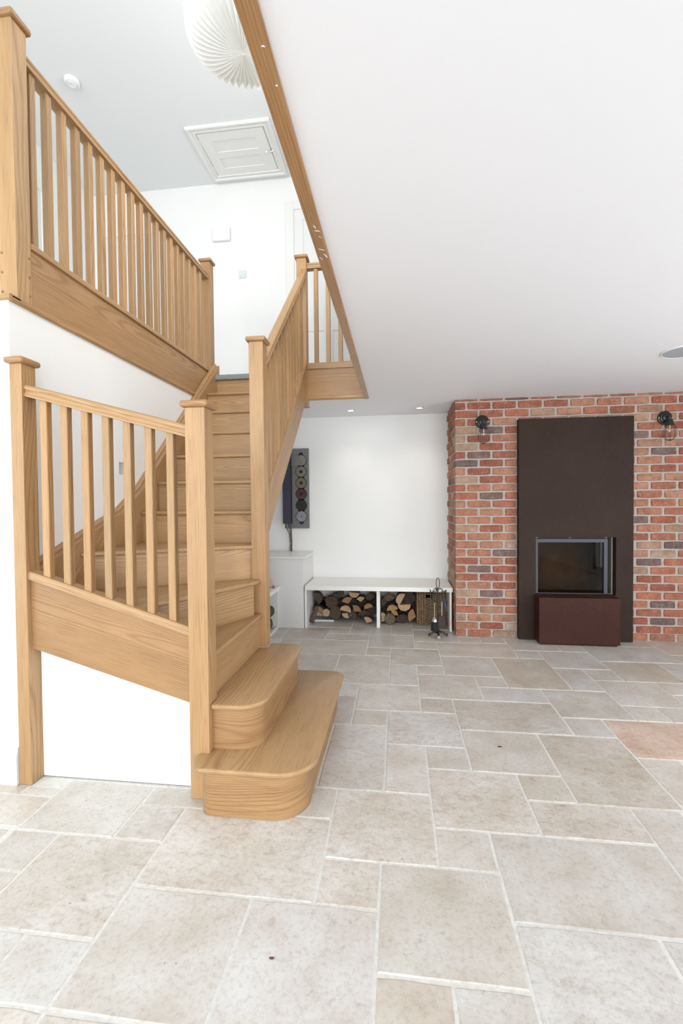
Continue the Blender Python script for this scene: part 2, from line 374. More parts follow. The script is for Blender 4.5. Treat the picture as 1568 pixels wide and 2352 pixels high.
TILES = [
    (-1.12,-0.484,4.59,5.06), (-0.698,-0.484,4.379,4.59), (-1.12,-0.698,4.172,4.59),
    (-1.227,-1.12,4.379,4.57), (-1.227,-1.12,4.155,4.379), (-0.484,-0.07,4.379,5.06),
    (-0.07,0.139,4.379,5.06), (0.139,0.563,4.59,5.06), (0.139,0.563,4.201,4.59),
    (0.563,0.757,4.201,4.364), (-0.698,-0.278,4.173,4.379), (-0.278,0.139,3.988,4.379),
    (0.139,0.345,3.988,4.2), (-0.907,-0.278,3.778,4.173), (-1.1,-0.907,3.777,4.172),
    (-0.278,-0.07,3.778,3.988), (-0.07,0.345,3.591,3.988), (-1,-0.492,3.18,3.777),
    (-0.492,-0.07,3.182,3.778), (-0.07,0.139,3.182,3.591), (0.139,0.345,3.402,3.591),
    (0.345,0.982,3.824,4.201), (0.345,0.757,3.402,3.824), (0.139,0.553,2.989,3.402),
    (0.553,0.757,3.209,3.402), (0.553,0.963,2.989,3.21), (0.757,1.182,3.21,3.824),
    (0.982,1.182,3.824,4.032), (0.982,1.398,4.032,4.44), (1.398,1.603,4.032,4.44),
    (1.182,1.603,3.631,4.032), (1.182,1.391,3.21,3.631), (1.392,1.604,3.413,3.631),
    (1.603,2.238,3.824,4.222), (1.603,2.238,4.222,4.44), (2.238,2.75,4.027,4.44),
    (2.238,2.75,3.824,4.027), (1.604,2.022,3.413,3.824), (2.022,2.75,3.413,3.824),
    (1.391,1.795,3.005,3.413), (1.795,2.75,3.205,3.413), (1.795,2.75,3.005,3.205),
    (0.963,1.39,2.804,3.21), (1.39,1.585,2.804,3.005), (1.585,2.75,2.804,3.005),
    (0.345,0.963,2.591,2.989), (0.963,1.182,2.591,2.804), (1.182,2.35,2.398,2.804),
    (1.182,1.375,2.03,2.398), (0.757,1.182,2.005,2.591), (0.345,0.757,2.194,2.591),
    (0.549,0.757,2.005,2.195), (0.135,0.549,1.793,2.194), (0.136,0.345,2.194,2.398),
    (-0.07,0.345,2.398,2.782), (0.139,0.345,2.782,2.989), (-0.278,0.139,2.782,3.182),
    (-0.278,-0.07,2.586,2.782), (-0.451,-0.278,2.973,3.182), (-0.438,-0.278,2.586,2.973),
    (-0.377,-0.07,1.993,2.586), (-0.07,0.136,1.993,2.398), (-0.278,0.135,1.596,1.993),
    (-0.278,-0.07,1.404,1.596), (-0.522,-0.278,1.796,1.993), (-0.907,-0.278,1.405,1.796),
    (-1.112,-0.907,1.599,1.796), (-1.112,-0.522,1.796,1.92), (-1.532,-1.112,1.599,1.92),
    (-1.698,-1.532,1.796,1.86), (-2.3,-1.698,1.796,1.86), (-2.3,-1.532,1.61,1.796),
    (-1.532,-1.334,1.411,1.599), (-1.334,-0.907,1.211,1.599), (-2,-1.334,1.31,1.411),
    (-0.907,-0.484,1.024,1.405), (-1.126,-0.907,1.024,1.211), (-1.9,-1.126,1.11,1.211),
    (-0.907,-0.55,0.3,1.024), (-1.1,-0.907,0.2,1.024), (-0.484,-0.07,0.42,1.405),
    (-0.07,0.345,1.211,1.596), (-0.07,0.139,0.42,1.211), (0.139,0.345,0.42,1.211),
    (0.135,0.345,1.596,1.793), (0.345,0.96,1.411,1.793), (0.345,0.757,0.42,1.411),
    (0.757,1.35,0.55,1.411), (0.549,0.96,1.793,2.005), (0.96,1.153,1.411,2.005),
]
# ------------------------------------------------------------------ room shell
ZC, ZU, ZF = 2.262, 4.985, 2.496        # lower ceiling, upper ceiling, landing floor
YB, XL, XR, YR = 5.07, -3.64, 3.40, -5.20
XS = -1.755                              # face of the wall the stair climbs along
structure(box('wall_back', XL-.1, XR+.1, YB, YB+.12, -.1, ZU, WALL))
bm = bmesh.new()
bbox(bm, XR, XR+.12, YR, .25, -.1, ZU); bbox(bm, XR, XR+.12, 2.85, YB, -.1, ZU); bbox(bm, XR, XR+.12, .25, 2.85, 2.1, ZU); bbox(bm, XR, XR+.12, .25, 2.85, -.1, .06)
structure(finish('wall_right', bm, WALL))
bm = bmesh.new()
for y in (.28, 1.55, 2.82): bbox(bm, XR+.03, XR+.08, y-.035, y+.035, .06, 2.1)
for z in (.09, 2.07): bbox(bm, XR+.03, XR+.08, .25, 2.85, z-.035, z+.035)
structure(finish('window_4', bm, WOODWHITE))
bm = bmesh.new()                          # left wall with one side window
bbox(bm, XL-.12, XL, YR, -2.65, -.1, ZU); bbox(bm, XL-.12, XL, .55, YB, -.1, ZU)
bbox(bm, XL-.12, XL, -2.65, .55, -.1, .2); bbox(bm, XL-.12, XL, -2.65, .55, 2.4, ZU)
structure(finish('wall_left', bm, WALL))
bm = bmesh.new()                          # wall behind the camera: tall glazing and patio doors
bbox(bm, XL, -3.35, YR-.12, YR, -.1, ZU); bbox(bm, -.55, .65, YR-.12, YR, -.1, ZU); bbox(bm, 3.25, XR, YR-.12, YR, -.1, ZU)
bbox(bm, -3.35, -.55, YR-.12, YR, 4.30, ZU); bbox(bm, .65, 3.25, YR-.12, YR, 2.05, ZU); bbox(bm, -3.35, -.55, YR-.12, YR, -.1, .12)
structure(finish('wall_rear', bm, WALL))
def window_bars(name, x0, x1, z0, z1, nx, nz):
    bm = bmesh.new(); f = .035
    for i in range(nx+1):
        x = x0+(x1-x0)*i/nx; bbox(bm, x-f, x+f, YR-.08, YR-.02, z0, z1)
    for i in range(nz+1):
        z = z0+(z1-z0)*i/nz; bbox(bm, x0, x1, YR-.08, YR-.02, z-f, z+f)
    return structure(finish(name, bm, WOODWHITE))
window_bars('window_1', -3.35, -.55, .12, 4.30, 3, 2)
window_bars('window_2', .65, 3.25, 0.03, 2.05, 3, 1)
bm = bmesh.new()
for y in (-2.62, -1.05, .52): bbox(bm, XL-.08, XL-.03, y-.035, y+.035, .2, 2.4)
for z in (.23, 2.37): bbox(bm, XL-.08, XL-.03, -2.65, .55, z-.035, z+.035)
structure(finish('window_3', bm, WOODWHITE))
structure(box('ceiling', -.281, XR, YR, YB, ZC, ZC+.1, CEIL))
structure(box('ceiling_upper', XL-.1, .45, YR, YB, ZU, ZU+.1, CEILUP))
bm = bmesh.new()
bbox(bm, XL, -.281, 4.19, YB, ZC, ZF-.03); bbox(bm, -.281, .35, 4.19, YB, ZC+.1, ZF-.03); bbox(bm, XL, -1.80, 1.98, 4.19, ZC, ZF-.03)
structure(finish('floor_upper', bm, CEIL))
bm = bmesh.new()                          # walls round the upper hall
bbox(bm, -.275, -.2, YR, 4.14, ZC+.02, 2.75); bbox(bm, -.275, -.2, YR, 1.75, 2.75, ZU); bbox(bm, -.275, -.2, 3.55, 4.14, 2.75, ZU)
bbox(bm, -.275, -.2, 1.75, 3.55, 2.75, 3.4); bbox(bm, -.275, -.2, 1.75, 3.55, 4.6, ZU)
bbox(bm, -.2, .35, 4.14, 4.19, ZC+.1, ZU); bbox(bm, .35, .43, 4.14, YB, ZC+.1, ZU)
structure(finish('wall_hall', bm, WALL))
# wall beside the stair, with a little square light recess
bm = bmesh.new()
ny0, ny1, nz0, nz1 = 2.668, 2.750, 1.488, 1.567
bbox(bm, -1.95, XS, 1.87, ny0, 0, 2.25); bbox(bm, -1.95, XS, ny1, YB, 0, 2.25)
bbox(bm, -1.95, XS, ny0, ny1, 0, nz0); bbox(bm, -1.95, XS, ny0, ny1, nz1, 2.25); bbox(bm, -1.95, XS-.06, ny0, ny1, nz0, nz1)
structure(finish('wall_stair', bm, WALL))
structure(box('wall_front', XL, -1.95, 1.87, 1.99, 0, 2.25, WALL))
bm = bmesh.new()
prism(bm, [(XL, 1.87, 0), (XL, 1.852, 0), (XL, 1.852, .135), (XL, 1.860, .15), (XL, 1.862, .17), (XL, 1.87, .178)], (-1.757-XL, 0, 0))
structure(finish('baseboard_left', bm, WOODWHITE))

# ------------------------------------------------------------------ stone floor
floor = structure(box('floor', XL-.05, XR+.05, YR-.05, YB+.05, -.12, -.0025, GROUT))
def stone(x0, x1, y0, y1, col, rnd, into=None):
    g = .0042; x0 += g; x1 -= g; y0 += g; y1 -= g
    cx, cy = (x0+x1)/2, (y0+y1)/2
    pts = []
    def edge(ax, ay, bx, by):
        n = 3
        for i in range(n):
            t = i/n; j = .0 if i == 0 else rnd.uniform(-.0022, .0022)
            dx, dy = bx-ax, by-ay; L = math.hypot(dx, dy)
            k = .006 if i == 0 else 0
            pts.append((ax+dx*t - dy/L*j + (cx-ax)*k, ay+dy*t + dx/L*j + (cy-ay)*k))
    edge(x0, y0, x1, y0); edge(x1, y0, x1, y1); edge(x1, y1, x0, y1); edge(x0, y1, x0, y0)
    bm = into or bmesh.new(); h = rnd.uniform(-.0007, .0007)
    def ring(k, z):
        return [bm.verts.new((cx+(px-cx)*(1-k/max(.05, abs(x1-x0)/2)), cy+(py-cy)*(1-k/max(.05, abs(y1-y0)/2)), z)) for px, py in pts]
    a, b, c = ring(0, -.012), ring(0, -.0025), ring(.004, h)
    n = len(pts)
    for p, q in ((a, b), (b, c)):
        for i in range(n): bm.faces.new((p[i], p[(i+1) % n], q[(i+1) % n], q[i]))
    bm.faces.new(c)
    if into: return None
    return finish('stone_tile', bm, STONE, floor, org=(cx, cy, 0), color=col)
rt = random.Random(11)
tints = [(1.0, 1.0, 1.0), (1.04, 1.03, 1.02), (.97, .955, .93), (1.02, 1.03, 1.05), (.95, .94, .92), (1.03, 1.0, .97), (.98, .985, 1.0)]
special = {47: (1.10, .90, .80), 26: (.93, .88, .81), 37: (.92, .865, .79), 69: (1.05, 1.05, 1.05), 80: (1.06, 1.07, 1.10), 76: (1.03, 1.05, 1.08), 75: (1.03, 1.04, 1.05),
           88: (1.0, .97, .94), 51: (.96, .93, .87), 49: (.93, .89, .84), 82: (.97, .925, .87), 45: (.94, .93, .91)}
for i, q in enumerate(TILES):
    stone(*q, special.get(i, tints[rt.randrange(len(tints))]), rt)
# the same laying pattern carried on out of view
rest = bmesh.new(); cell = .03; fx0, fy0 = XL+.02, YR+.02
nx, ny = int((XR-.02-fx0)/cell), int((4.40-fy0)/cell)
used = [[False]*ny for _ in range(nx)]
def block(x0, x1, y0, y1):
    for i in range(max(0, int((x0-fx0)/cell)), min(nx, int(math.ceil((x1-fx0)/cell)))):
        for j in range(max(0, int((y0-fy0)/cell)), min(ny, int(math.ceil((y1-fy0)/cell)))): used[i][j] = True
for q in TILES: block(*q)
block(XL, XS, 1.86, 4.5); block(-1.8, -1.0, 1.86, 4.5); block(-1.0, -.7, 1.86, 3.2)
for j in range(ny):
    for i in range(nx):
        if used[i][j]: continue
        bw, bh = rt.choice([(20, 13), (13, 13), (13, 20), (13, 7), (7, 7)])
        k = i
        while k < nx and k-i < bw and not used[k][j]: k += 1
        if 0 < nx-k < 3: k = min(nx, k+2)
        l = j
        while l < ny and l-j < bh and all(not used[m][l] for m in range(i, min(k, nx))): l += 1
        for a in range(i, min(k, nx)):
            for b2 in range(j, l): used[a][b2] = True
        if k-i >= 2 and l-j >= 2:
            stone(fx0+i*cell, fx0+k*cell, fy0+j*cell, fy0+l*cell, None, rt, rest)

finish('outer_paving', rest, STONE, floor)['kind'] = 'stuff'

# ------------------------------------------------------------------ brick chimney breast
XB, YF = .540, 4.405
bm = bmesh.new()
m0 = YF+.009
bbox(bm, XB+.009, 1.27, m0, YB, 0, ZC); bbox(bm, 1.95, XR, m0, YB, 0, ZC)
bbox(bm, 1.27, 1.95, m0, YB, .96, ZC); bbox(bm, 1.27, 1.95, m0, YB, 0, .43); bbox(bm, 1.27, 1.95, m0+.42, YB, .43, .96)
breast = structure(finish('wall_fireplace', bm, MORTAR), 'red brick chimney breast with pale lime joints')
rb = random.Random(5)
def brick_mesh(wd, dp, ht, rnd):
    """centred in x and z, face at y=0, body behind; uneven arrises"""
    bm = bmesh.new(); nxs, nzs = 4, 2
    x0, z0 = wd/2, ht/2
    front = {}
    for i in range(nxs+1):
        for k in range(nzs+1):
            x = -x0+wd*i/nxs; z = -z0+ht*k/nzs
            e = (i in (0, nxs)) or (k in (0, nzs))
            if e:
                x *= 1-.010/wd*2*(.5 if i in (0, nxs) else 0)*1.2; z *= 1-.010/ht*.6
                x += rnd.uniform(-.0015, .0015); z += rnd.uniform(-.0020, .0020)
                if i in (0, nxs) and k in (0, nzs): x *= 1-.006/wd; z *= 1-.006/ht
            front[i, k] = bm.verts.new((x, rnd.uniform(-.0025, .001), z))
    for i in range(nxs):
        for k in range(nzs):
            bm.faces.new((front[i, k], front[i+1, k], front[i+1, k+1], front[i, k+1]))
    loop = [(i, 0) for i in range(nxs)]+[(nxs, k) for k in range(nzs)]+[(i, nzs) for i in range(nxs, 0, -1)]+[(0, k) for k in range(nzs, 0, -1)]
    mid, back = [], []
    for (i, k) in loop:
        v = front[i, k].co
        sx = v.x+(.004 if i == nxs else -.004 if i == 0 else 0); sz = v.z+(.0035 if k == nzs else -.0035 if k == 0 else 0)
        mid.append(bm.verts.new((sx, .006, sz))); back.append(bm.verts.new((sx, dp, sz)))
    n = len(loop)
    for q in range(n):
        r = (q+1) % n
        bm.faces.new((front[loop[q]], mid[q], mid[r], front[loop[r]])); bm.faces.new((mid[q], back[q], back[r], mid[r]))
    bm.faces.new(back[::-1])
    bmesh.ops.recalc_face_normals(bm, faces=bm.faces)
    me = bpy.data.meshes.new('brick'); bm.to_mesh(me); bm.free(); me.materials.append(BRICK)
    return me
BH, BL, BW = .0625, .215, .1015
V = {}
for key, (a, d, h) in {'s': (BL, .03, BH), 'h': (BW, .03, BH), 'cs': (BL, BW, BH), 'ch': (BW, BL, BH), 't': (BL, .03, .016), 'ct': (BL, BW, .016), 'th': (BW, .03, .016)}.items():
    V[key] = [brick_mesh(a, d, h, rb) for _ in range(7)]
pal = [((.318, .110, .061), 28), ((.335, .140, .083), 22), ((.265, .083, .048), 17), ((.345, .170, .105), 13), ((.335, .205, .135), 8), ((.35, .245, .175), 5), ((.15, .088, .072), 2)]
bag = [c for c, n in pal for _ in range(n)]
darks = {(25, .87): (.16, .095, .09), (22, .77): (.20, .11, .09), (21, .64): (.085, .072, .075), (17, .87): (.15, .085, .075), (10, 1.0): (.13, .08, .075), (8, .77): (.16, .09, .085), (5, .87): (.17, .10, .10),
         (24, 2.15): (.16, .11, .10), (22, 2.33): (.13, .085, .08), (14, 2.15): (.13, .085, .08), (11, 2.5): (.09, .065, .07), (9, 2.32): (.12, .075, .075), (4, 2.33): (.12, .075, .07), (2, 2.33): (.10, .07, .068)}
def place_brick(mesh, x, y, z, j, rot=0.0):
    o = bpy.data.objects.new('brick', mesh); o.rotation_euler = (0, 0, rot)
    put(o, breast, (x, y, z))
    c = vary(bag[rb.randrange(len(bag))], .10, rb)
    for (dj, dx), dc in darks.items():
        if dj == j and abs(dx-x) < .10 and rot == 0: c = tuple(.5*p_+.5*q_ for p_, q_ in zip(dc, (.165, .105, .082)))
    o.color = (*[k*1.08 for k in c], 1)
P = BL+.0165
for j in range(30):
    zb = .0663+.0775*(j-1); zc = zb+.03875
    top = j == 29
    if j == 0: zc = .0345
    if top: zc = 2.2515
    header = j % 2 == 0
    fy = YF+rb.uniform(-.001, .001)
    # corner brick, then stretchers to the right
    w0 = BW if header else BL
    place_brick(V['ch' if header else ('ct' if top else 'cs')][rb.randrange(7)], XB+w0/2, fy, zc, j)
    x = XB+w0+.0165
    while x < 2.78:
        c = x+BL/2
        hidden = (1.125 < x and x+BL < 2.09 and zc < 2.0) or (x+BL > 1.24 and x < 1.98 and .39 < zc < 1.0)
        if not hidden:
            place_brick(V['t' if top else 's'][rb.randrange(7)], c, YF+rb.uniform(-.0015, .0015), zc, j)
        x += P
    # return face, running back to the wall
    y = YF+(BL if header else BW)+.0165
    if j >= 0:
        while y+BL < YB+.02:
            yy = min(y, YB-BL)
            place_brick(V['t' if top else 's'][rb.randrange(7)], XB, y+BL/2, zc, j, -PI/2)
            y += P
        if YB-y > .09: place_brick(V['th' if top else 'h'][rb.randrange(7)], XB, y+BW/2, zc, j, -PI/2)
# ------------------------------------------------------------------ the oak staircase
R = .208
stair = thing('staircase', 'oak winder staircase with two curved bottom steps climbing left to the landing', 'staircase', (-1.2, 2.6, 0))
def arc(cx, cy, r, a0, a1, n=8):
    return [(cx+r*math.cos(math.radians(a0+(a1-a0)*i/n)), cy+r*math.sin(math.radians(a0+(a1-a0)*i/n))) for i in range(n+1)]
TT = .024
def tread(poly, z, g, parent=stair, name='tread', color=None):
    bm = bmesh.new(); prism(bm, [(x, y, z-TT) for x, y in poly], (0, 0, TT), .0095, 3)
    return finish(name, bm, OAK, parent, g, color=color or vary((1, 1, 1), .04), smooth=True, heart=(.22, .34))
def curved_riser(outline, z0, z1, name='riser'):
    """bent board following an outline (open polyline), closed below its tread; grain runs round the bend"""
    bm = bmesh.new(); s = 0; low, up, vals = [], [], []
    for i, (x, y) in enumerate(outline):
        if i: s += math.hypot(x-outline[i-1][0], y-outline[i-1][1])
        low.append(bm.verts.new((x, y, z0))); up.append(bm.verts.new((x, y, z1)))
        vals += [s, .10, -(z1-z0)/2, s, .10, (z1-z0)/2]
    for i in range(len(low)-1): bm.faces.new((low[i], low[i+1], up[i+1], up[i]))
    bm.faces.new((low[-1], low[0], up[0], up[-1]))
    o = finish(name, bm, OAK, stair, smooth=True, color=(.86, .82, .77))
    a = o.data.attributes.new('grain', 'FLOAT_VECTOR', 'POINT'); a.data.foreach_set('vector', vals)
    return o
# bottom step, curved at both ends of its front
t1 = [(-.868, 2.86)] + [(-.868, 1.83)] + arc(-.818, 1.79, .05, 180, 270, 5) + arc(-.495, 1.89, .15, 270, 360, 9) + arc(-.425, 2.785, .08, 0, 90, 7)
tread(t1, R, (0, 1, 0))
o1 = [(-.835, 2.83), (-.835, 1.85)] + arc(-.775, 1.82, .06, 180, 270, 6) + arc(-.525, 1.90, .14, 270, 360, 10) + arc(-.465, 2.76, .08, 0, 90, 6)
curved_riser(o1, 0, R-TT)
# second step
t2 = [(-.868, 2.66), (-.868, 1.946), (-.822, 1.946), (-.822, 1.868)] + arc(-.708, 1.988, .12, 270, 360, 8) + arc(-.668, 2.665, .08, 0, 90, 7) + [(-.80, 2.745), (-.80, 2.66)]
tread(t2, 2*R, (0, 1, 0))
o2 = [(-.80, 2.72), (-.835, 2.0), (-.822, 1.895)] + arc(-.715, 2.0, .105, 270, 360, 9) + arc(-.675, 2.655, .065, 0, 90, 6)
curved_riser(o2, R, 2*R-TT)
# winders
YS = 1.925; XI = -1.692; YC = 2.664
n4a, n4b = (-.868, 2.655), (-1.168, YS)
n5a, n5b = (-.868, 2.668), (XI, 2.215)
N6 = 2.80; G = .2155
def winder_riser(a, b, z, back=.022):
    d = Vector((b[0]-a[0], b[1]-a[1], 0)); n = Vector((d.y, -d.x, 0)).normalized()
    if n.dot(Vector((-1.5-(a[0]+b[0])/2, 2.8-(a[1]+b[1])/2, 0))) < 0: n = -n
    p, q = Vector((*a, 0))+n*back, Vector((*b, 0))+n*back
    bm = bmesh.new()
    prism(bm, [(p.x, p.y, z-R), (q.x, q.y, z-R), (q.x, q.y, z-TT), (p.x, p.y, z-TT)], n*.016)
    return finish('riser', bm, OAK, stair, (d.x, d.y, 0), color=vary((1, 1, 1), .04))
winder_riser((-.823, YC), (-.823, 1.945), 3*R)
tread([(-.823, YC), (-.90, YC), (-1.20, YS), (-.912, YS), (-.912, 1.947), (-.823, 1.947)], 3*R, (0, 1, 0))
winder_riser((-.84, 2.59), n4b, 4*R)
tread([(-.835, 2.595), (-.835, 2.66), (-.89, 2.664), (-.9, 2.72), (XI, 2.28), (XI, YS), n4b], 4*R, (-.35, -.55, 0))
winder_riser(n5a, n5b, 5*R)
tread([n5a, (-.868, N6+.03), (XI, N6+.03), n5b], 5*R, (1, .2, 0))
# straight flight
for i in range(6, 12):
    y = N6+G*(i-6)
    bm = bmesh.new(); bbox(bm, XI, -.866, y+.022, y+.038, (i-1)*R, i*R-TT)
    finish('riser', bm, OAK, stair, (1, 0, 0), color=vary((1, 1, 1), .05))
    tread([(XI, y), (-.866, y), (-.866, y+G+.03), (XI, y+G+.03)], i*R, (1, 0, 0))
Y12 = N6+G*6
bm = bmesh.new(); bbox(bm, XI, -.866, Y12+.022, Y12+.04, 11*R, 12*R-.02)
finish('riser', bm, OAK, stair, (1, 0, 0))
# wall string with its little top moulding
top = [(1.942, 1.00), (2.109, 1.06), (2.42, 1.18), (2.62, 1.255), (2.74, 1.335), (2.839, 1.40), (3.391, 1.905), (4.175, 2.617)]
bot = [(4.175, 2.40), (3.0, 1.13), (2.6, .86), (1.942, .50)]
bm = bmesh.new(); prism(bm, [(XS, y, z) for y, z in top+bot], (XI-XS, 0, 0))
finish('wall_string', bm, OAK, stair, (0, .74, .67), color=(.97, .94, .92))
bm = bmesh.new()
for (y0, z0), (y1, z1) in zip(top, top[1:]):
    prism(bm, [(XS, y0, z0), (XS+.032, y0, z0), (XS+.032, y0, z0+.012), (XS+.022, y0, z0+.02), (XS, y0, z0+.02)], (0, y1-y0, z1-z0))
finish('string_moulding', bm, OAK, stair, (0, .74, .67), color=(.98, .96, .94))
# outer string from inner newel to landing newel
SL = .954
def zstr(y): return 1.394+SL*(y-2.838)
bm = bmesh.new(); y0, y1 = 2.75, 4.14
prism(bm, [(-.868, y0, zstr(y0)-.04), (-.868, y1, zstr(y1)-.04), (-.868, y1, zstr(y1)-.36), (-.868, y0, zstr(y0)-.285)], (.036, 0, 0))
finish('outer_string', bm, OAK, stair, (0, .72, .69), color=(.98, .95, .93))
def capped(bm, p0, p1, wx, wy, h):
    """string capping / base rail: rounded bar, cross-section wx or wy wide, plumb cut"""
    a, b = Vector(p0), Vector(p1)
    s = Vector((1, 0, 0)) if wx else Vector((0, 1, 0)); wd = (wx or wy)/2
    prof = [(-wd, 0), (wd, 0), (wd, h*.55), (wd*.93, h*.82), (wd*.78, h), (-wd*.78, h), (-wd*.93, h*.82), (-wd, h*.55)]
    prism(bm, [a+s*u+Vector((0, 0, v)) for u, v in prof], b-a)
def railing(bm, p0, p1, along_x, wd=.062, h=.056):
    a, b = Vector(p0), Vector(p1); s = Vector((0, 1, 0)) if along_x else Vector((1, 0, 0)); w2 = wd/2
    prof = [(-w2, 0), (w2, 0), (w2, h*.16), (w2*.82, h*.27), (w2*.74, h*.42), (w2*.82, h*.55), (w2*.97, h*.62), (w2*.97, h*.76), (w2*.82, h*.92), (w2*.5, h)]
    prof += [(-u, v) for u, v in prof[2:][::-1]]
    prism(bm, [a+s*u+Vector((0, 0, v)) for u, v in prof], b-a)
bm = bmesh.new(); capped(bm, (-.850, y0, zstr(y0)-.042), (-.850, y1, zstr(y1)-.042), .058, 0, .042)
finish('base_rail', bm, OAK, stair, (0, .72, .69))
RS = .925
def zr(y): return 2.158+RS*(y-2.788)
bm = bmesh.new(); railing(bm, (-.850, 2.75, zr(2.75)), (-.850, 4.135, zr(4.135)), False)
finish('handrail', bm, OAK, stair, (0, .72, .69), smooth=True)
def baluster(parent, x, y, z0, z1, wd=.036, slope=(0, 0)):
    """square spindle; ends cut to the slope of its rails"""
    bm = bmesh.new(); h = wd/2; c = .0028
    ring = [(-h, -h+c), (-h+c, -h), (h-c, -h), (h, -h+c), (h, h-c), (h-c, h), (-h+c, h), (-h, h-c)]
    a = [bm.verts.new((x+u, y+v, z0+slope[0]*(u if slope[1] else v))) for u, v in ring]
    b = [bm.verts.new((x+u, y+v, z1+slope[0]*(u if slope[1] else v))) for u, v in ring]
    for i in range(8): bm.faces.new((a[i], a[(i+1) % 8], b[(i+1) % 8], b[i]))
    bm.faces.new(a[::-1]); bm.faces.new(b)
    return finish('baluster', bm, OAK, parent, (0, 0, 1), color=vary((1.03, 1.01, .98), .12), straight=random.choice((.1, .3, .6)))
for i in range(12):
    y = 2.75+.105*(i+.65)
    if y < 4.10: baluster(stair, -.850, y, zstr(y)-.002, zr(y)+.004, .036, (SL, 0))
# flight along the front: string, capping, spindles, rail
XA, XBn = -1.694, -.910
def zc_(x): return .998-.309*(x+1.71)
bm = bmesh.new()
prism(bm, [(XA, 1.888, zc_(XA)-.03), (XBn, 1.888, zc_(XBn)-.03), (XBn, 1.888, .414-.287*(XBn+.931)), (XA, 1.888, .632-.287*(XA+1.691))], (0, .034, 0))
finish('front_string', bm, OAK, stair, (1, 0, -.28), color=(.82, .77, .72))
bm = bmesh.new(); capped(bm, (XA, 1.905, zc_(XA)-.036), (XBn, 1.905, zc_(XBn)-.036), 0, .064, .036)
finish('base_rail', bm, OAK, stair, (1, 0, -.3))
def zh(x): return 1.804-.268*(x+1.715)
bm = bmesh.new(); railing(bm, (XA-.02, 1.905, zh(XA-.02)), (XBn, 1.905, zh(XBn)), True)
finish('handrail', bm, OAK, stair, (1, 0, -.27), smooth=True)
for i in range(7):
    x = -1.611+.1018*i
    baluster(stair, x, 1.905, zc_(x)-.002, zh(x)+.004, .035, (-.29, 1))
bm = bmesh.new()
prism(bm, [(XA, 1.937, 0.003), (XBn, 1.937, 0.003), (XBn, 1.937, .50), (XA, 1.937, .70)], (0, .018, 0))
o = finish('spandrel_panel', bm, WALL, stair); o['label'] = 'white painted panel'
def newel(parent, x0, x1, y0, y1, z0, z1, cap=.018, capx=None, h=.029, color=None, overhang_wall=False):
    bm = bmesh.new(); bbox(bm, x0, x1, y0, y1, z0, z1, .003, 2)
    p = finish('newel_post', bm, OAK, parent, (0, 0, 1), color=color or vary((1.03, 1.01, .98), .03), straight=.55)
    bm = bmesh.new()
    cx0 = x0 if overhang_wall else x0-cap
    bbox(bm, cx0, x1+cap, y0-cap, y1+cap, z1, z1+h, .0125, 4)
    finish('newel_cap', bm, OAK, p, (1, 0, 0), smooth=True, color=(.90, .84, .80))  # tint darkened to carry the shade on the cap's edges and underside
    return p
def notch(p): return p
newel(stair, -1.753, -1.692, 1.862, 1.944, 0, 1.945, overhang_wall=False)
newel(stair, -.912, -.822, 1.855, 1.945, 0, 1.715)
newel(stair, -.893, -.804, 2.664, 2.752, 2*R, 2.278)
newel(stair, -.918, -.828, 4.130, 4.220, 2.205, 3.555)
bm = bmesh.new(); bbox(bm, -.925, -.821, 4.123, 4.227, 2.192, 2.205, .003)
finish('newel_foot', bm, OAK, stair, (1, 0, 0))
bm = bmesh.new()
prism(bm, [(XI, 2.90, zstr(2.90)-.40), (XI, 4.12, zstr(4.12)-.40), (XI, 4.12, zstr(4.12)-.38), (XI, 2.90, zstr(2.90)-.38)], (-.915-XI, 0, 0))
o = finish('soffit', bm, WALL, stair); o['label'] = 'white plaster soffit'

# ------------------------------------------------------------------ gallery balustrade on the left
gal = thing('gallery_balustrade', 'long oak balustrade of upright spindles on the upper left landing edge', 'balustrade', (-1.8, 3.0, 2.25))
XG = -1.800
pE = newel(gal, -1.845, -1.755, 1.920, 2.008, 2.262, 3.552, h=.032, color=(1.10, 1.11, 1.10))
for z in (2.305, 2.395, 2.485):
    bm = bmesh.new(); lathe(bm, [(.0065, -.002), (.0065, .0008), (0, .0012)], (-1.755, 1.995, z), 'x', 10)
    finish('peg', bm, OAK, pE, (1, 0, 0), color=(.62, .5, .42))
for z in (2.30, 2.39, 2.48):
    bm = bmesh.new(); lathe(bm, [(.0065, -.002), (.0065, .0008), (0, .0012)], (-1.83, 1.920, z), 'y', 10)
    finish('peg', bm, OAK, pE, (0, 1, 0), color=(.62, .5, .42))
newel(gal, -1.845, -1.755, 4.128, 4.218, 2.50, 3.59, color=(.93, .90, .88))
bm = bmesh.new(); bbox(bm, -1.80, -1.762, 2.008, 4.14, 2.262, 2.54)
finish('fascia_board', bm, OAK, gal, (0, 1, 0), color=(.97, .93, .90))
bm = bmesh.new(); capped(bm, (XG+.006, 2.008, 2.538), (XG+.006, 4.13, 2.538), .088, 0, .034)
finish('base_rail', bm, OAK, gal, (0, 1, 0))
bm = bmesh.new(); railing(bm, (XG, 2.008, 3.424), (XG, 4.13, 3.424), False, .066, .058)
finish('handrail', bm, OAK, gal, (0, 1, 0), smooth=True)
bm = bmesh.new()
prism(bm, [(-1.762, 1.875, 2.232), (-1.744, 1.875, 2.232), (-1.738, 1.875, 2.240), (-1.738, 1.875, 2.256), (-1.746, 1.875, 2.264), (-1.762, 1.875, 2.264)], (0, 2.3, 0))
prism(bm, [(-1.738, 1.875, 2.232), (-1.738, 1.857, 2.240), (-1.738, 1.857, 2.256), (-1.738, 1.867, 2.262), (-1.738, 1.92, 2.262), (-1.738, 1.92, 2.250), (-1.738, 1.875, 2.250)], (-.35, 0, 0))
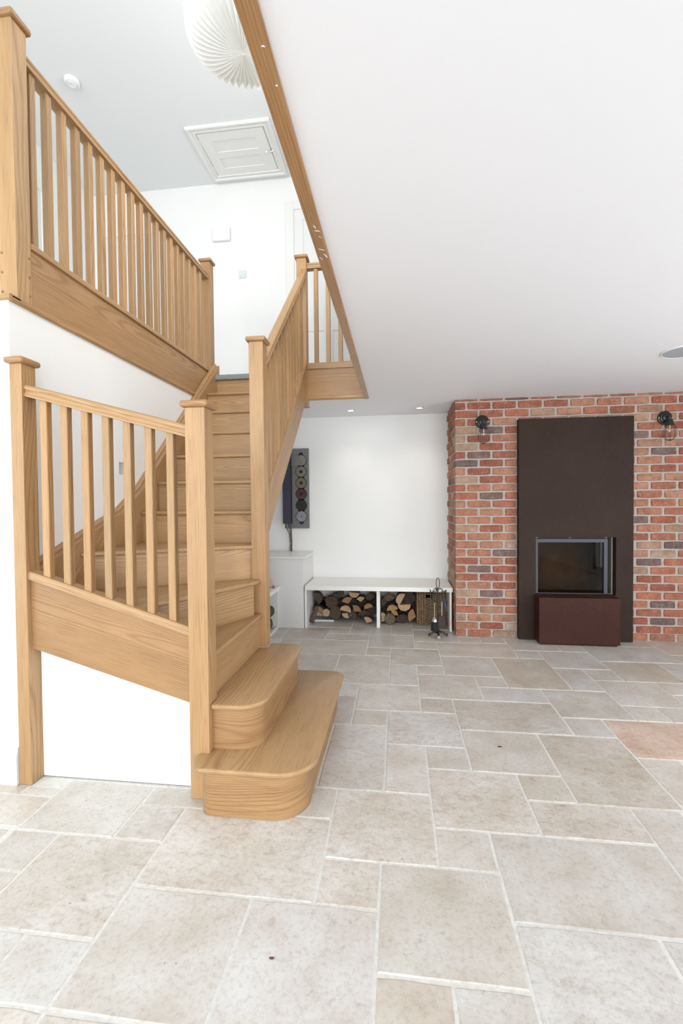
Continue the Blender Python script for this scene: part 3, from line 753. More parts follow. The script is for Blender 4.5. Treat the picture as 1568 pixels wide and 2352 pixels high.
bbox(bm, -1.90, -1.745, 1.874, 2.02, 2.2335, 2.2615)
finish('bottom_moulding', bm, OAK, gal, (0, 1, 0))
for i in range(19):
    y = 2.070+.1068*i
    baluster(gal, XG, y, 2.57, 3.43, .037)
# ------------------------------------------------------------------ short balustrade on the right of the landing
sb = thing('landing_balustrade', 'short oak balustrade with three spindles beside the ceiling opening', 'balustrade', (-.6, 4.19, 2.26))
bm = bmesh.new(); bbox(bm, -.828, -.282, 4.161, 4.19, 2.285, 2.545)
finish('fascia_board', bm, OAK, sb, (1, 0, 0), color=(.95, .90, .86))
bm = bmesh.new(); capped(bm, (-.828, 4.188, 2.540), (-.300, 4.188, 2.540), 0, .075, .058)
finish('base_rail', bm, OAK, sb, (1, 0, 0))
bm = bmesh.new(); railing(bm, (-.828, 4.188, 3.470), (-.300, 4.188, 3.470), True)
finish('handrail', bm, OAK, sb, (1, 0, 0), smooth=True)
bm = bmesh.new(); prism(bm, [(-.828, 4.141, 2.262), (-.828, 4.141, 2.282), (-.828, 4.149, 2.288), (-.828, 4.163, 2.288), (-.828, 4.163, 2.250), (-.828, 4.150, 2.250)], (.545, 0, 0))
finish('bottom_moulding', bm, OAK, sb, (1, 0, 0))
for x in (-.745, -.632, -.518): baluster(sb, x, 4.19, 2.595, 3.476, .038)
bm = bmesh.new(); bbox(bm, -.428, -.385, 4.15, 4.235, 2.56, 3.52, .003); finish('half_newel', bm, OAK, sb, (0, 0, 1))
# oak edge of the opening in the ceiling
bm = bmesh.new()
prism(bm, [(-.302, YR, ZC-.014), (-.264, YR, ZC-.014), (-.259, YR, ZC-.009), (-.259, YR, ZC+.01), (-.284, YR, ZC+.01), (-.284, YR, ZC+.33), (-.302, YR, ZC+.33)], (0, 4.175-YR, 0))
o = structure(finish('trim_1', bm, OAK, None, (0, 1, 0), color=(.90, .82, .76)), 'oak edging along the ceiling opening')
rp = random.Random(4)
for sx, sy, ln, wd_, an in ((-.278, 1.55, .030, .004, 20), (-.268, 1.575, .040, .006, 75), (-.270, 1.61, .022, .003, 40), (-.279, 1.69, .035, .0035, 60), (-.270, 1.735, .045, .007, 15), (-.290, 1.75, .03, .004, 25), (-.272, .93, .012, .004, 80), (-.266, 1.02, .010, .004, 80)):
    bm = bmesh.new(); ca, sa = math.cos(math.radians(an)), math.sin(math.radians(an)); ring = []
    for k in range(10):
        t_ = 2*PI*k/10; u_ = ln/2*math.cos(t_)*rp.uniform(.5, 1); v_ = wd_/2*math.sin(t_)*rp.uniform(.4, 1.3)
        x_ = min(-.265, max(-.300, sx+u_*sa+v_*ca)); ring.append((x_, sy+u_*ca-v_*sa, ZC-.0146))
    prism(bm, ring, (0, 0, .0008)); finish('paint_smear', bm, WALL, o)
# carpet on the landing, rolled over its nosing
bm = bmesh.new()
nose = [(Y12-.010, ZF-.016), (Y12-.005, ZF-.034), (Y12+.006, ZF-.038), (Y12+.03, ZF-.038), (Y12+.03, ZF-.026), (5.065, ZF-.026), (5.065, ZF+.014), (Y12+.010, ZF+.014), (Y12-.004, ZF+.006)]
prism(bm, [(-1.752, y, z) for y, z in nose], (.834, 0, 0))
tag(finish('landing_carpet', bm, CARPET, None, smooth=True), 'grey pile carpet rolled over the top stair nosing', 'carpet')
# ------------------------------------------------------------------ fireplace
pan = thing('fireplace_panel', 'tall dark brown steel fireplace panel standing against the red brick', 'fireplace', (1.608, 4.37, 0))
px0, px1, py0, py1 = 1.110, 2.105, 4.345, 4.404
hx0, hx1, hz0, hz1 = 1.262, 1.957, .428, .958
bm = bmesh.new()
def hole_plate(bm, x0, x1, z0, z1, a0, a1, c0, c1, y0, y1):
    f = [bm.verts.new(p) for p in ((x0,y0,z0),(x1,y0,z0),(x1,y0,z1),(x0,y0,z1),(a0,y0,c0),(a1,y0,c0),(a1,y0,c1),(a0,y0,c1))]
    b = [bm.verts.new((v.co.x, y1, v.co.z)) for v in f]
    for i in range(4):
        j = (i+1) % 4
        bm.faces.new((f[i], f[j], f[4+j], f[4+i])); bm.faces.new((b[i], b[4+i], b[4+j], b[j]))
        bm.faces.new((f[i], b[i], b[j], f[j])); bm.faces.new((f[4+i], f[4+j], b[4+j], b[4+i]))
hole_plate(bm, px0, px1, .006, 2.050, hx0, hx1, hz0, hz1, py0, py1)
bmesh.ops.bevel(bm, geom=[e for e in bm.edges if abs(e.verts[0].co.y-py0) < 1e-5 and abs(e.verts[1].co.y-py0) < 1e-5 and max(abs(e.verts[0].co.x-1.608), abs(e.verts[1].co.x-1.608)) > .45 and (abs(e.verts[0].co.x-e.verts[1].co.x) < 1e-5 or abs(e.verts[0].co.z-e.verts[1].co.z) < 1e-5)], offset=.004, segments=2, affect='EDGES')
finish('panel', bm, STEEL, pan)
stove = thing('stove', 'black framed glass door of the wood stove set into the brown panel', 'stove', (1.59, 4.42, .43))
sx0, sx1, sz1, sy = 1.272, 1.905, .942, 4.385
bm = bmesh.new()
f = .030
bbox(bm, sx0, sx0+.022, sy, sy+.03, .430, sz1, .002); bbox(bm, sx1-.034, sx1, sy, sy+.03, .430, sz1, .002)
bbox(bm, sx0+.02, sx1-.03, sy+.0005, sy+.03, sz1-.036, sz1, .002); bbox(bm, sx0+.02, sx1-.03, sy+.0005, sy+.03, .430, .437)
finish('door_frame', bm, STOVE, stove)
bm = bmesh.new()
xs = [sx0+.018+(sx1-.030-sx0-.018)*i/14 for i in range(15)]
rows = []
for i, x in enumerate(xs):
    yv = sy+.016+.0012*math.cos(PI*(i/14-.5))
    rows.append((bm.verts.new((x, yv, .434)), bm.verts.new((x, yv, sz1-.030))))
for a, b in zip(rows, rows[1:]): bm.faces.new((a[0], b[0], b[1], a[1]))
finish('glass', bm, STOVEGLASS, stove, smooth=True)
bm = bmesh.new()
bbox(bm, sx0+.03, sx1-.03, 4.74, 4.76, .436, .93)
fl = .438
bbox(bm, sx0+.03, sx1-.03, 4.43, 4.74, .432, fl); bbox(bm, sx0+.01, sx0+.03, 4.42, 4.76, .432, .94); bbox(bm, sx1-.03, sx1-.01, 4.42, 4.76, .432, .94); bbox(bm, sx0+.03, sx1-.03, 4.42, 4.76, .92, .94)
finish('firebox', bm, FIREBRICK, stove)
bm = bmesh.new(); bbox(bm, 1.915, 1.945, 4.43, 4.46, .432, .956); bbox(bm, 1.264, 1.956, 4.45, 4.47, .945, .957)  # dark bars added to paint the shade in the gaps round the stove
finish('gap_shade_bars', bm, DARKPIT, stove)
bm = bmesh.new(); bbox(bm, 1.957, 1.959, 4.406, 4.50, .43, .958); finish('reveal', bm, STEEL, stove, color=(1.1, .75, .6))
bm = bmesh.new(); bbox(bm, 1.922, 1.926, 4.405, 4.41, .432, .956); tube(bm, [(1.93, 4.40, .455), (1.93, 4.40, .475)], .006); finish('side_rail', bm, BLACK, stove)
bm = bmesh.new(); tube(bm, [(1.285, 4.392, .950), (1.89, 4.392, .950)], .0035, 6)
for x in (1.285, 1.575, 1.89): bbox(bm, x-.012, x+.012, 4.388, 4.398, .945, .955, .002)
finish('top_latch', bm, IRON, stove)
bm = bmesh.new(); bbox(bm, 1.250, 1.932, 4.200, 4.342, .014, .428, .004); bbox(bm, 1.268, 1.915, 4.22, 4.342, 0, .016)
o = finish('hearth_box', bm, STEEL, None, color=(1.45, .95, .95))
tag(o, 'low reddish brown steel box standing in front of the stove', 'box')

# ------------------------------------------------------------------ wall lamps
def wall_lamp(x, z, label):
    t = thing('wall_lamp', label, 'lamp', (x, YF, z), 'caged wall lamps on the brick')
    bm = bmesh.new()
    lathe(bm, [(.062, 0), (.062, .010), (.056, .016), (.050, .017), (.046, .026), (.036, .029), (.032, .040), (.016, .046), (0, .047)], (x, YF-.001, z), 'y', 28)
    finish('back_plate', bm, BLACK, t, smooth=True)
    for s in (-1, 1):
        bm = bmesh.new(); lathe(bm, [(.005, 0), (.005, .003), (0, .004)], (x+s*.053, YF-.017, z), 'y', 8)
        finish('screw', bm, CHROME, t)
    bm = bmesh.new(); yk = YF-.085
    tube(bm, [(x, YF-.04, z), (x, yk+.012, z-.004), (x, yk, z-.014), (x, yk, z-.035)], [.012, .013, .014, .013], 12)
    lathe(bm, [(0, .018), (.012, .014), (.017, 0), (.012, -.014), (0, -.018)], (x, yk+.004, z-.006), 'z', 14)
    lathe(bm, [(0, -.022), (.018, -.026), (.024, -.034), (.025, -.060), (.030, -.066), (.030, -.076), (.024, -.078), (0, -.078)], (x, yk, z), 'z', 18)
    finish('lamp_holder', bm, BLACK, t, smooth=True)
    bm = bmesh.new()
    prof = [(.034, -.072), (.042, -.092), (.051, -.120), (.055, -.147), (.051, -.174), (.036, -.198), (.012, -.212), (.002, -.213)]
    for k in range(8):
        a = 2*PI*(k+.5)/8
        tube(bm, [(x+r*math.cos(a), yk+r*math.sin(a), z+h) for r, h in prof], .0016, 5)
    tube(bm, [(x+.034*math.cos(a), yk+.034*math.sin(a), z-.072) for a in [2*PI*i/20 for i in range(20)]], .0022, 5, True)
    lathe(bm, [(0, -.205), (.012, -.207), (.012, -.214), (0, -.217)], (x, yk, z), 'z', 10)
    finish('cage', bm, BLACK, t)
    bm = bmesh.new()
    lathe(bm, [(.012, -.078), (.014, -.088), (.023, -.106), (.033, -.128), (.035, -.144), (.029, -.162), (.015, -.173), (0, -.176)], (x, yk, z), 'z', 18)
    b = finish('bulb', bm, BULB, t, smooth=True)
    bm = bmesh.new()
    tube(bm, [(x+.012*math.sin(i*1.9), yk+.006*math.cos(i*1.9), z-.118-.002*i) for i in range(8)], .0007, 4)
    tube(bm, [(x, yk, z-.08), (x, yk, z-.11)], .002, 5)
    finish('filament', bm, FILAMENT, b)
wall_lamp(.793, 2.043, 'black wire-caged wall lamp on the brick left of the brown steel panel')
wall_lamp(2.386, 2.029, 'black wire-caged wall lamp on the brick right of the brown steel panel')

# ------------------------------------------------------------------ low bench with log bays, corner cupboard, side bench
bench = thing('log_bench', 'long low white bench with two open log bays below the back wall', 'bench', (-.2, 4.8, 0))
bm = bmesh.new(); bbox(bm, -.955, .533, 4.525, 5.065, .397, .441, .003); finish('bench_top', bm, WOODWHITE, bench)
bm = bmesh.new(); bbox(bm, -.962, -.940, 4.545, 5.065, 0, .397, .002); finish('end_panel', bm, WOODWHITE, bench)
bm = bmesh.new(); bbox(bm, .502, .524, 4.545, 5.065, 0, .397, .002); finish('end_panel', bm, WOODWHITE, bench)
bm = bmesh.new(); bbox(bm, -.224, -.190, 4.62, 5.065, 0, .397, .002); finish('divider', bm, WOODWHITE, bench)
bm = bmesh.new(); bbox(bm, -.91, -.70, 4.82, 4.845, 0, .016, .002); bbox(bm, -.91, -.885, 4.815, 4.89, 0, .016, .002); finish('log_batten', bm, WOODWHITE, bench)
cup = thing('corner_cupboard', 'tall white corner cupboard standing between the two low benches', 'cupboard', (-1.3, 4.8, 0))
bm = bmesh.new(); bbox(bm, -1.752, -.970, 4.530, 5.066, 0, .722, .003); finish('carcass', bm, GREYWHITE, cup)
bm = bmesh.new(); bbox(bm, -1.752, -.950, 4.515, 5.066, .722, .740, .003); finish('lid', bm, WOODWHITE, cup)
side = thing('side_bench', 'low white bench under the stairs running towards the corner cupboard', 'bench', (-1.5, 4.0, 0))
bm = bmesh.new(); bbox(bm, -1.752, -1.218, 3.0, 4.528, .396, .437, .003); finish('bench_top', bm, WOODWHITE, side)
bm = bmesh.new(); bbox(bm, -1.72, -1.232, 4.500, 4.528, 0, .396, .002); finish('end_panel', bm, GREYWHITE, side)
bm = bmesh.new(); bbox(bm, -1.72, -1.232, 3.0, 3.03, 0, .396, .002); finish('end_panel', bm, GREYWHITE, side)
bm = bmesh.new(); bbox(bm, -1.26, -1.232, 3.03, 4.50, 0, .022, .002); finish('plinth_strip', bm, WOODWHITE, side)
bm = bmesh.new()
n = 10
for sgn in (-1, 1):
    g = []
    for i in range(n+1):
        u = -1+2*i/n; r_ = []
        for k in range(n+1):
            v = -1+2*k/n; th = .060*max(0, (1-u**4)*(1-v**4))**.5
            pin = 1-.10*(1-abs(u*v))*(1 if max(abs(u), abs(v)) > .99 else max(abs(u), abs(v))**6)
            r_.append(bm.verts.new((-1.395+.163*u*pin-.062*(v*pin+1), 4.395+sgn*th+.035*(v+1), .437+.150*(v*pin+1)-.0)))
        g.append(r_)
    for i in range(n):
        for k in range(n): bm.faces.new((g[i][k], g[i+1][k], g[i+1][k+1], g[i][k+1]))
bmesh.ops.remove_doubles(bm, verts=bm.verts[:], dist=.0006)
tag(finish('cushion', bm, CUSHION, None, smooth=True), 'pinkish beige cushion leaning on the low side bench', 'cushion')

# ------------------------------------------------------------------ logs
rl = random.Random(21)
def log(cx, cz, r, shape, ang, yfront, face, depth, label, group, lean=None, tint=1.0, sq=1.0):
    """cx, cz: centre of the end face; shape round/half/wedge turned by ang degrees"""
    if shape == 'round': pts = [(math.cos(a), math.sin(a)*sq) for a in [2*PI*i/14 for i in range(14)]]
    elif shape == 'half':
        pts = [(math.cos(a), math.sin(a)-.42) for a in [PI*i/9 for i in range(10)]]
        pts += [(-.35, -.44), (.35, -.40)]
    else:
        w_ = 105 if shape == 'wedge' else 150
        pts = [(0, -.55)] + [(math.sin(math.radians(t))*1.05, math.cos(math.radians(t))*1.05-.55) for t in [w_/2-w_*i/8 for i in range(9)]]
    ca, sa = math.cos(math.radians(ang)), math.sin(math.radians(ang))
    pts = [(r*(x*ca-z*sa)*rl.uniform(.94, 1.05), r*(x*sa+z*ca)*rl.uniform(.94, 1.05)) for x, z in pts]
    if group != GS:                                  # keep every log inside its own bay
        lo, hi = (-.936, -.228) if group == GL else (-.186, .186)
        x0_, x1_ = min(p_[0] for p_ in pts)*1.05, max(p_[0] for p_ in pts)*1.05; z0_, z1_ = min(p_[1] for p_ in pts)*1.05, max(p_[1] for p_ in pts)*1.05
        cx = min(max(cx, lo-x0_), hi-x1_); cz = min(max(cz, (.018 if group == GL and yfront > 4.78 else .003)-z0_), .394-z1_)
    bm = bmesh.new(); rings = []
    ys = [0, .006, depth*.3, depth*.65, depth]
    for i, y in enumerate(ys):
        k = .95 if i == 0 else 1.0
        rings.append([bm.verts.new((px*k*(1 if i < 2 else rl.uniform(.95, 1.05)), y, pz*k*(1 if i < 2 else rl.uniform(.95, 1.05)))) for px, pz in pts])
    n = len(pts); t = bm.faces.new(rings[0][::-1]); t.material_index = {'cut': 1, 'heart': 2, 'bark': 0}[face]  # bark colour on an end paints in bay shade and dirt
    for a, b in zip(rings, rings[1:]):
        for k in range(n):
            f_ = bm.faces.new((a[k], a[(k+1) % n], b[(k+1) % n], b[k]))
            flat = (shape == 'half' and k >= 9) or (shape not in ('round', 'half') and k in (0, n-1))
            f_.material_index = 2 if flat else 0
    bm.faces.new(rings[-1]).material_index = 1
    bmesh.ops.recalc_face_normals(bm, faces=bm.faces)
    me = bpy.data.meshes.new('log'); bm.to_mesh(me); bm.free()
    for m in (BARK, CUT, HEART): me.materials.append(m)
    o = bpy.data.objects.new('log', me); put(o, None, (cx, yfront, cz))
    if lean: o.rotation_euler = lean
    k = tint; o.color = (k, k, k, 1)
    tag(o, label, 'log', group)
    return o
def at(u, v, y):      # a point of the bay view at depth y
    k = (u*.236+690-784)/1034.2; h = (1176-(v*.236+1310))/1034.2
    d = _r2*k+_u2*h+_f; s = y/d.y
    return d.x*s, 1.30+d.z*s
GS = 'logs stored under the side bench'
GL, GR = 'split logs stacked in the left bay of the bench', 'split logs stacked in the right bay of the bench'
LOGS = [
 # u, v, radius in view px, shape, angle, y, face, label
 (172,268,56,'half',-70,4.82,'bark','dark bark-coloured log at the top left corner of the left bay'),
 (298,285,62,'wide',0,4.84,'bark','broad dark brown log second from the left in the top row of the left bay'),
 (297,338,52,'half',170,4.80,'bark','flat half log wedged under the broad dark log in the left bay'),
 (372,238,50,'half',200,4.84,'bark','dark log tucked under the bench top near the middle of the left bay'),
 (452,292,58,'wedge',20,4.80,'heart','split log with a brown heartwood edge below the middle of the left bay top row'),
 (518,238,47,'half',172,4.79,'cut','pale half-round cut end right under the bench top in the left bay'),
 (585,280,46,'wedge',10,4.80,'cut','pale quarter log right of the half-round end in the left bay'),
 (676,255,54,'wedge',190,4.82,'bark','dark log hanging pointed side down beside the divider in the left bay'),
 (657,350,42,'half',15,4.80,'heart','small log with an orange crescent cut near the divider in the left bay'),
 (165,388,54,'half',-30,4.82,'heart','curved log with an ochre arc of cut wood at the left of the left bay'),
 (248,412,35,'round',0,4.80,'cut','small round pale log end low in the left bay'),
 (335,425,58,'round',0,4.83,'bark','big round dark log end low in the left bay'),
 (440,375,54,'half',-12,4.79,'cut','pale half-moon log end in the middle of the left bay'),
 (438,438,46,'wedge',150,4.79,'cut','pale quarter log directly under the half-moon end in the left bay'),
 (543,375,58,'wedge',-35,4.80,'heart','tilted brown split log right of the half-moon end in the left bay'),
 (518,458,42,'wedge',100,4.83,'bark','small brown split log low in the middle of the left bay'),
 (622,420,60,'wide',-5,4.84,'bark','wide dark log low on the right of the left bay'),
 (655,484,52,'wedge',-25,4.74,'cut','pale-faced log lying forward on the floor by the divider in the left bay'),
 (706,385,46,'round',0,4.86,'bark','dark log against the divider at the right end of the left bay'),
 (796,310,44,'wedge',90,4.80,'bark','narrow dark log against the divider at the left of the right bay'),
 (860,268,58,'wedge',185,4.79,'bark','rough bark-coloured log under the bench top in the right bay'),
 (968,275,58,'half',60,4.76,'cut','large pale half-round cut end in the right bay'),
 (1070,266,58,'round',0,4.82,'bark','very dark log at the top right beside the wicker basket'),
 (890,366,50,'half',10,4.78,'heart','log end with a pale ring round a dark heart in the right bay'),
 (1010,362,58,'half',182,4.76,'cut','pale half-moon log end hanging flat side up in the right bay'),
 (802,455,44,'half',-90,4.77,'cut','pale log end beside the divider low in the right bay'),
 (910,414,50,'wedge',-40,4.79,'heart','brown split log in the middle of the right bay'),
 (868,482,47,'round',0,4.74,'bark','greyish round log end on the floor of the right bay'),
 (992,470,72,'wide',0,4.80,'bark','dark wedge log lying flat on the floor of the right bay'),
 (1085,440,72,'wedge',75,4.77,'heart','large rough wedge log leaning beside the wicker basket'),
 (112,330,52,'round',0,4.93,'bark','darkened filler log behind the top left corner log of the left bay'),  # from here a back row added to darken the gaps between logs
 (228,345,58,'round',0,4.93,'bark','darkened filler log behind the curved log with the ochre arc'),
 (395,345,56,'round',0,4.93,'bark','darkened filler log behind the pale half-moon end of the left bay'),
 (500,325,52,'round',0,4.93,'bark','darkened filler log behind the tilted brown split log of the left bay'),
 (612,340,58,'round',0,4.93,'bark','darkened filler log behind the pale quarter log of the left bay'),
 (715,290,48,'round',0,4.93,'bark','darkened filler log high at the divider end of the left bay'),
 (400,440,50,'round',0,4.93,'bark','darkened filler log beside the big round end low in the left bay'),
 (575,450,52,'round',0,4.93,'bark','darkened filler log behind the wide dark log low in the left bay'),
 (825,345,50,'round',0,4.93,'bark','darkened filler log behind the rough bark-coloured log of the right bay'),
 (925,350,54,'round',0,4.93,'bark','darkened filler log behind the large half-round end of the right bay'),
 (1075,350,56,'round',0,4.93,'bark','darkened filler log under the very dark log beside the basket'),
 (945,440,50,'round',0,4.93,'bark','darkened filler log behind the dark wedge log of the right bay'),
]
BT = [1, .95, .8, .8, .9, 1, 1, .9, 1, .95, 1, 1, 1, 1, .8, .9, .8, 1, .7, .7, 1.1, 1, .45, 1, .98, .95, .95, 1.5, .55, .8] + [.55]*12  # the repeated last tint paints gap shade into the added back logs
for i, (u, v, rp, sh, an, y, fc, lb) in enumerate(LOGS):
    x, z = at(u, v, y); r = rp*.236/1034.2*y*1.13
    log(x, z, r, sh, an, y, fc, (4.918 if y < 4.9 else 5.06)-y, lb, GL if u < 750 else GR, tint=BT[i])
# the crooked branch leaning at the very left, and two logs under the side bench
bm = bmesh.new()
p0, p1 = at(100, 535, 4.68), at(160, 385, 4.86)
tube(bm, [(p0[0]+.014, 4.665, .030), (p0[0]+.024, 4.70, .085), (p0[0]+.042, 4.735, .14), (p0[0]+.054, 4.765, .175)], [.026, .027, .025, .019], 10)
o = finish('log', bm, BARK, None, org=(p0[0], 4.70, 0), smooth=True, color=(1.3, 1.2, 1.1)); tag(o, 'crooked thin branch leaning against the logs at the far left of the left bay', 'log', GL)
GS = 'logs stored under the side bench'
log(-1.30, .20, .055, 'round', 0, 4.16, 'bark', .26, 'dark log end showing upper beside the stair newel under the side bench', GS, tint=.9)
log(-1.31, .085, .075, 'half', -70, 4.16, 'bark', .26, 'reddish dark log resting on the floor under the side bench', GS, tint=.9)

# ------------------------------------------------------------------ wicker basket
bas = thing('wicker_basket', 'square brown wicker basket standing in the right bay beside the logs', 'basket', (.345, 4.88, 0))
bx0, bx1, by0, by1, bh = .195, .492, 4.755, 5.03, .352
bm = bmesh.new()
bbox(bm, bx0+.010, bx1-.010, by0+.010, by1-.010, .004, .012); 
hx = (.285, .345, .290, .325)
bbox(bm, bx0+.008, hx[0], by0+.008, by0+.014, .01, bh-.01); bbox(bm, hx[1], bx1-.008, by0+.008, by0+.014, .01, bh-.01)
bbox(bm, hx[0], hx[1], by0+.008, by0+.014, .01, hx[2]); bbox(bm, hx[0], hx[1], by0+.008, by0+.014, hx[3], bh-.01)
bbox(bm, bx0+.008, bx1-.008, by1-.014, by1-.008, .01, bh-.01); bbox(bm, bx0+.008, bx0+.014, by0+.014, by1-.014, .01, bh-.01); bbox(bm, bx1-.014, bx1-.008, by0+.014, by1-.014, .01, bh-.01)
finish('shade_lining', bm, plain('shaded_wicker', (.055, .032, .016), .9), bas)  # dark inner box; shade behind the weave is put into its colour
bm = bmesh.new()
rw = random.Random(3); nst = 11
for k in range(22):
    z = .014+.0150*k
    for (xa, ya, xb, yb, nx_, ny_) in ((bx0, by0, bx1, by0, 0, -1), (bx1, by0, bx1, by1, 1, 0), (bx0, by1, bx0, by0, -1, 0)):
        pts = []
        for i in range(2*nst+1):
            t = i/(2*nst); o_ = .0042*math.sin(PI*i/2+PI*k)
            pts.append((xa+(xb-xa)*t+nx_*(o_), ya+(yb-ya)*t+ny_*(o_), z+rw.uniform(-.0012, .0012)))
        if ny_ == -1 and hx[2] < z < hx[3]:
            tube(bm, [p for p in pts if p[0] < hx[0]], .0050, 5); tube(bm, [p for p in pts if p[0] > hx[1]], .0050, 5)
        else: tube(bm, pts, .0050, 5)
finish('weave', bm, WICKER, bas)['kind'] = 'stuff'
bm = bmesh.new()
for i in range(nst+1):
    x = bx0+(bx1-bx0)*i/nst
    if not hx[0] < x < hx[1]: tube(bm, [(x, by0+.001, .004), (x, by0+.001, bh)], .0042, 5)
    y = by0+(by1-by0)*i/nst
    for xx in (bx0, bx1): tube(bm, [(xx, y, .004), (xx, y, bh)], .0042, 5)
finish('stake', bm, WICKER, bas)['kind'] = 'stuff'
bm = bmesh.new()
for dz in (0, .009): tube(bm, [(bx0, by0, bh+dz), (bx1, by0, bh+dz), (bx1, by1, bh+dz), (bx0, by1, bh+dz)], .0062, 6, True)
finish('rim', bm, WICKER, bas)

# ------------------------------------------------------------------ fireside companion set
fx, fy = .375, 4.376
st = thing('fire_tool_stand', 'dark iron fire tool stand with a loop handle in front of the bench', 'fire tool stand', (fx, fy, 0))
bm = bmesh.new(); tube(bm, [(fx, fy, .045), (fx, fy, .46)], .006, 10); finish('post', bm, IRON, st)
bm = bmesh.new()
tube(bm, [(fx+.016*math.sin(a), fy, .515-.050*math.cos(a)) for a in [2*PI*i/18 for i in range(18)]], .0042, 8, True)
finish('loop_handle', bm, IRON, st, smooth=True)
bm = bmesh.new()
for a in (195, 345, 100, 260):
    c, s = math.cos(math.radians(a)), math.sin(math.radians(a))
    pr_ = [(.004, .455), (.018, .466), (.036, .460), (.050, .440), (.058, .428), (.068, .432), (.074, .446), (.080, .452)]
    tube(bm, [(fx+r_*c, fy+r_*s, z) for r_, z in pr_], [.005, .005, .005, .0045, .004, .004, .005, .007], 7)
finish('hook', bm, IRON, st, smooth=True)
bm = bmesh.new()
lathe(bm, [(0, .070), (.014, .066), (.022, .052), (.034, .046), (.036, .036), (0, .032)], (fx, fy, 0), 'z', 16)
for a in (270, 180, 8):
    c, s = math.cos(math.radians(a)), math.sin(math.radians(a)); e = Vector((-s, c, 0))
    pr_ = [(.015, .046), (.035, .044), (.055, .032), (.070, .020), (.082, .0165), (.090, .018)]
    tube(bm, [(fx+r_*c, fy+r_*s, z) for r_, z in pr_], [.012, .012, .011, .011, .013, .016], 8)
finish('base', bm, IRON, st, smooth=True)
GT = 'fire tools hanging on the iron stand'
def tool(name, label, x, y, zgrip):
    t = thing(name, label, 'fire tool', (x, y, zgrip), GT)
    return t
def ring_grip(t, x, y, z, w_=.019, h=.055, mat=BLACK):
    bm = bmesh.new()
    tube(bm, [(x+w_*math.sin(a), y, z+h*math.cos(a)) for a in [2*PI*i/18 for i in range(18)]], .0045, 8, True)
    finish('grip', bm, mat, t, smooth=True)
x, y = fx-.036, fy-.045
t = tool('fire_brush', 'fire brush with a steel dome and black bristles hanging on the stand', x, y, .40); ring_grip(t, x, y, .392)
bm = bmesh.new(); tube(bm, [(x, y, .338), (x, y, .185)], .0045, 8); finish('shaft', bm, CHROME, t)
bm = bmesh.new(); lathe(bm, [(0, .200), (.008, .196), (.024, .182), (.030, .160), (.030, .156), (0, .156)], (x, y, 0), 'z', 16); finish('ferrule', bm, CHROME, t, smooth=True)
bm = bmesh.new(); lathe(bm, [(0, .157), (.029, .157), (.034, .10), (.036, .072), (0, .070)], (x, y, 0), 'z', 16); finish('bristles', bm, BRISTLE, t)
x, y = fx+.036, fy-.030
t = tool('fire_shovel', 'brown fire shovel hanging blade down in the middle of the stand', x, y, .40); ring_grip(t, x, y, .392, .014, .05, IRON)
bm = bmesh.new(); tube(bm, [(x, y, .343), (x-.004, y, .21)], .005, 8); finish('shaft', bm, CHROME, t)
bm = bmesh.new()
prism(bm, [(x-.012, y, .225), (x+.006, y, .228), (x+.030, y, .185), (x+.042, y, .090), (x-.048, y, .085), (x-.040, y, .185)], (0, .006, 0), .002)
prism(bm, [(x-.048, y-.014, .085), (x-.044, y, .085), (x-.036, y, .19), (x-.040, y-.014, .17)], (.004, 0, 0)); prism(bm, [(x+.038, y-.014, .09), (x+.042, y, .09), (x+.030, y, .19), (x+.028, y-.014, .17)], (.004, 0, 0))
finish('blade', bm, plain('brown_iron_blade', (.045, .030, .022), .5, metal=.4), t)
x, y = fx-.068, fy+.012
t = tool('poker', 'thin poker hanging at the left of the stand', x, y, .42)
bm = bmesh.new(); tube(bm, [(x, y, .445), (x-.004, y-.006, .425), (x, y, .405), (x, y, .12), (x+.012, y-.006, .10)], [.006, .006, .005, .004, .003], 8); finish('shaft', bm, IRON, t)
x, y = fx+.068, fy-.012
t = tool('fire_tongs', 'fire tongs with two thin legs hanging at the right of the stand', x, y, .40); ring_grip(t, x, y, .395, .015, .05, IRON)
bm = bmesh.new()
lathe(bm, [(0, .02), (.016, .012), (.018, -.03), (.012, -.06), (0, -.062)], (x-.004, y, .325), 'z', 12); finish('pivot', bm, STOVE, t, smooth=True)
bm = bmesh.new()
for s in (-1, 1): tube(bm, [(x+s*.010, y, .30), (x+s*.020, y, .23), (x+s*.018, y, .16), (x+s*.008+.018, y, .105)], .0045, 7)
finish('leg', bm, IRON, t, smooth=True)

# ------------------------------------------------------------------ music player on the back wall
cd = thing('wall_music_player', 'grey upright wall music player showing a column of six discs', 'music player', (-1.15, 5.04, 1.45))
bm = bmesh.new(); bbox(bm, -1.285, -1.002, 5.035, 5.067, 1.003, 1.912, .003); finish('back_panel', bm, GREYPANEL, cd)
yd = 5.032; r0 = .0605
dz = [1.776, 1.6485, 1.521, 1.394, 1.2665, 1.140]
bm = bmesh.new()
for z in dz: lathe(bm, [(0, 0), (.066, 0), (.066, .0035), (0, .0035)], (-1.090, yd+.004, z), 'y', 32)
for z in (dz[0]+.066, dz[-1]-.066): lathe(bm, [(0, 0), (.026, 0), (.026, .003), (0, .003)], (-1.090, yd+.004, z), 'y', 20)
for a, b in zip(dz, dz[1:]): bbox(bm, -1.125, -1.055, yd+.0005, yd+.004, (a+b)/2-.02, (a+b)/2+.02)
finish('disc_clamp_ring', bm, SOUNDBAR, cd)
DC = [((.24, .24, .22), 'grey silver disc half hidden by the reader'), ((.21, .195, .145), 'light tan disc'), ((.18, .17, .10), 'olive tan disc'), ((.10, .040, .045), 'dark red patterned disc'), ((.035, .035, .033), 'black speckled disc'), ((.30, .31, .35), 'pale silver disc')]
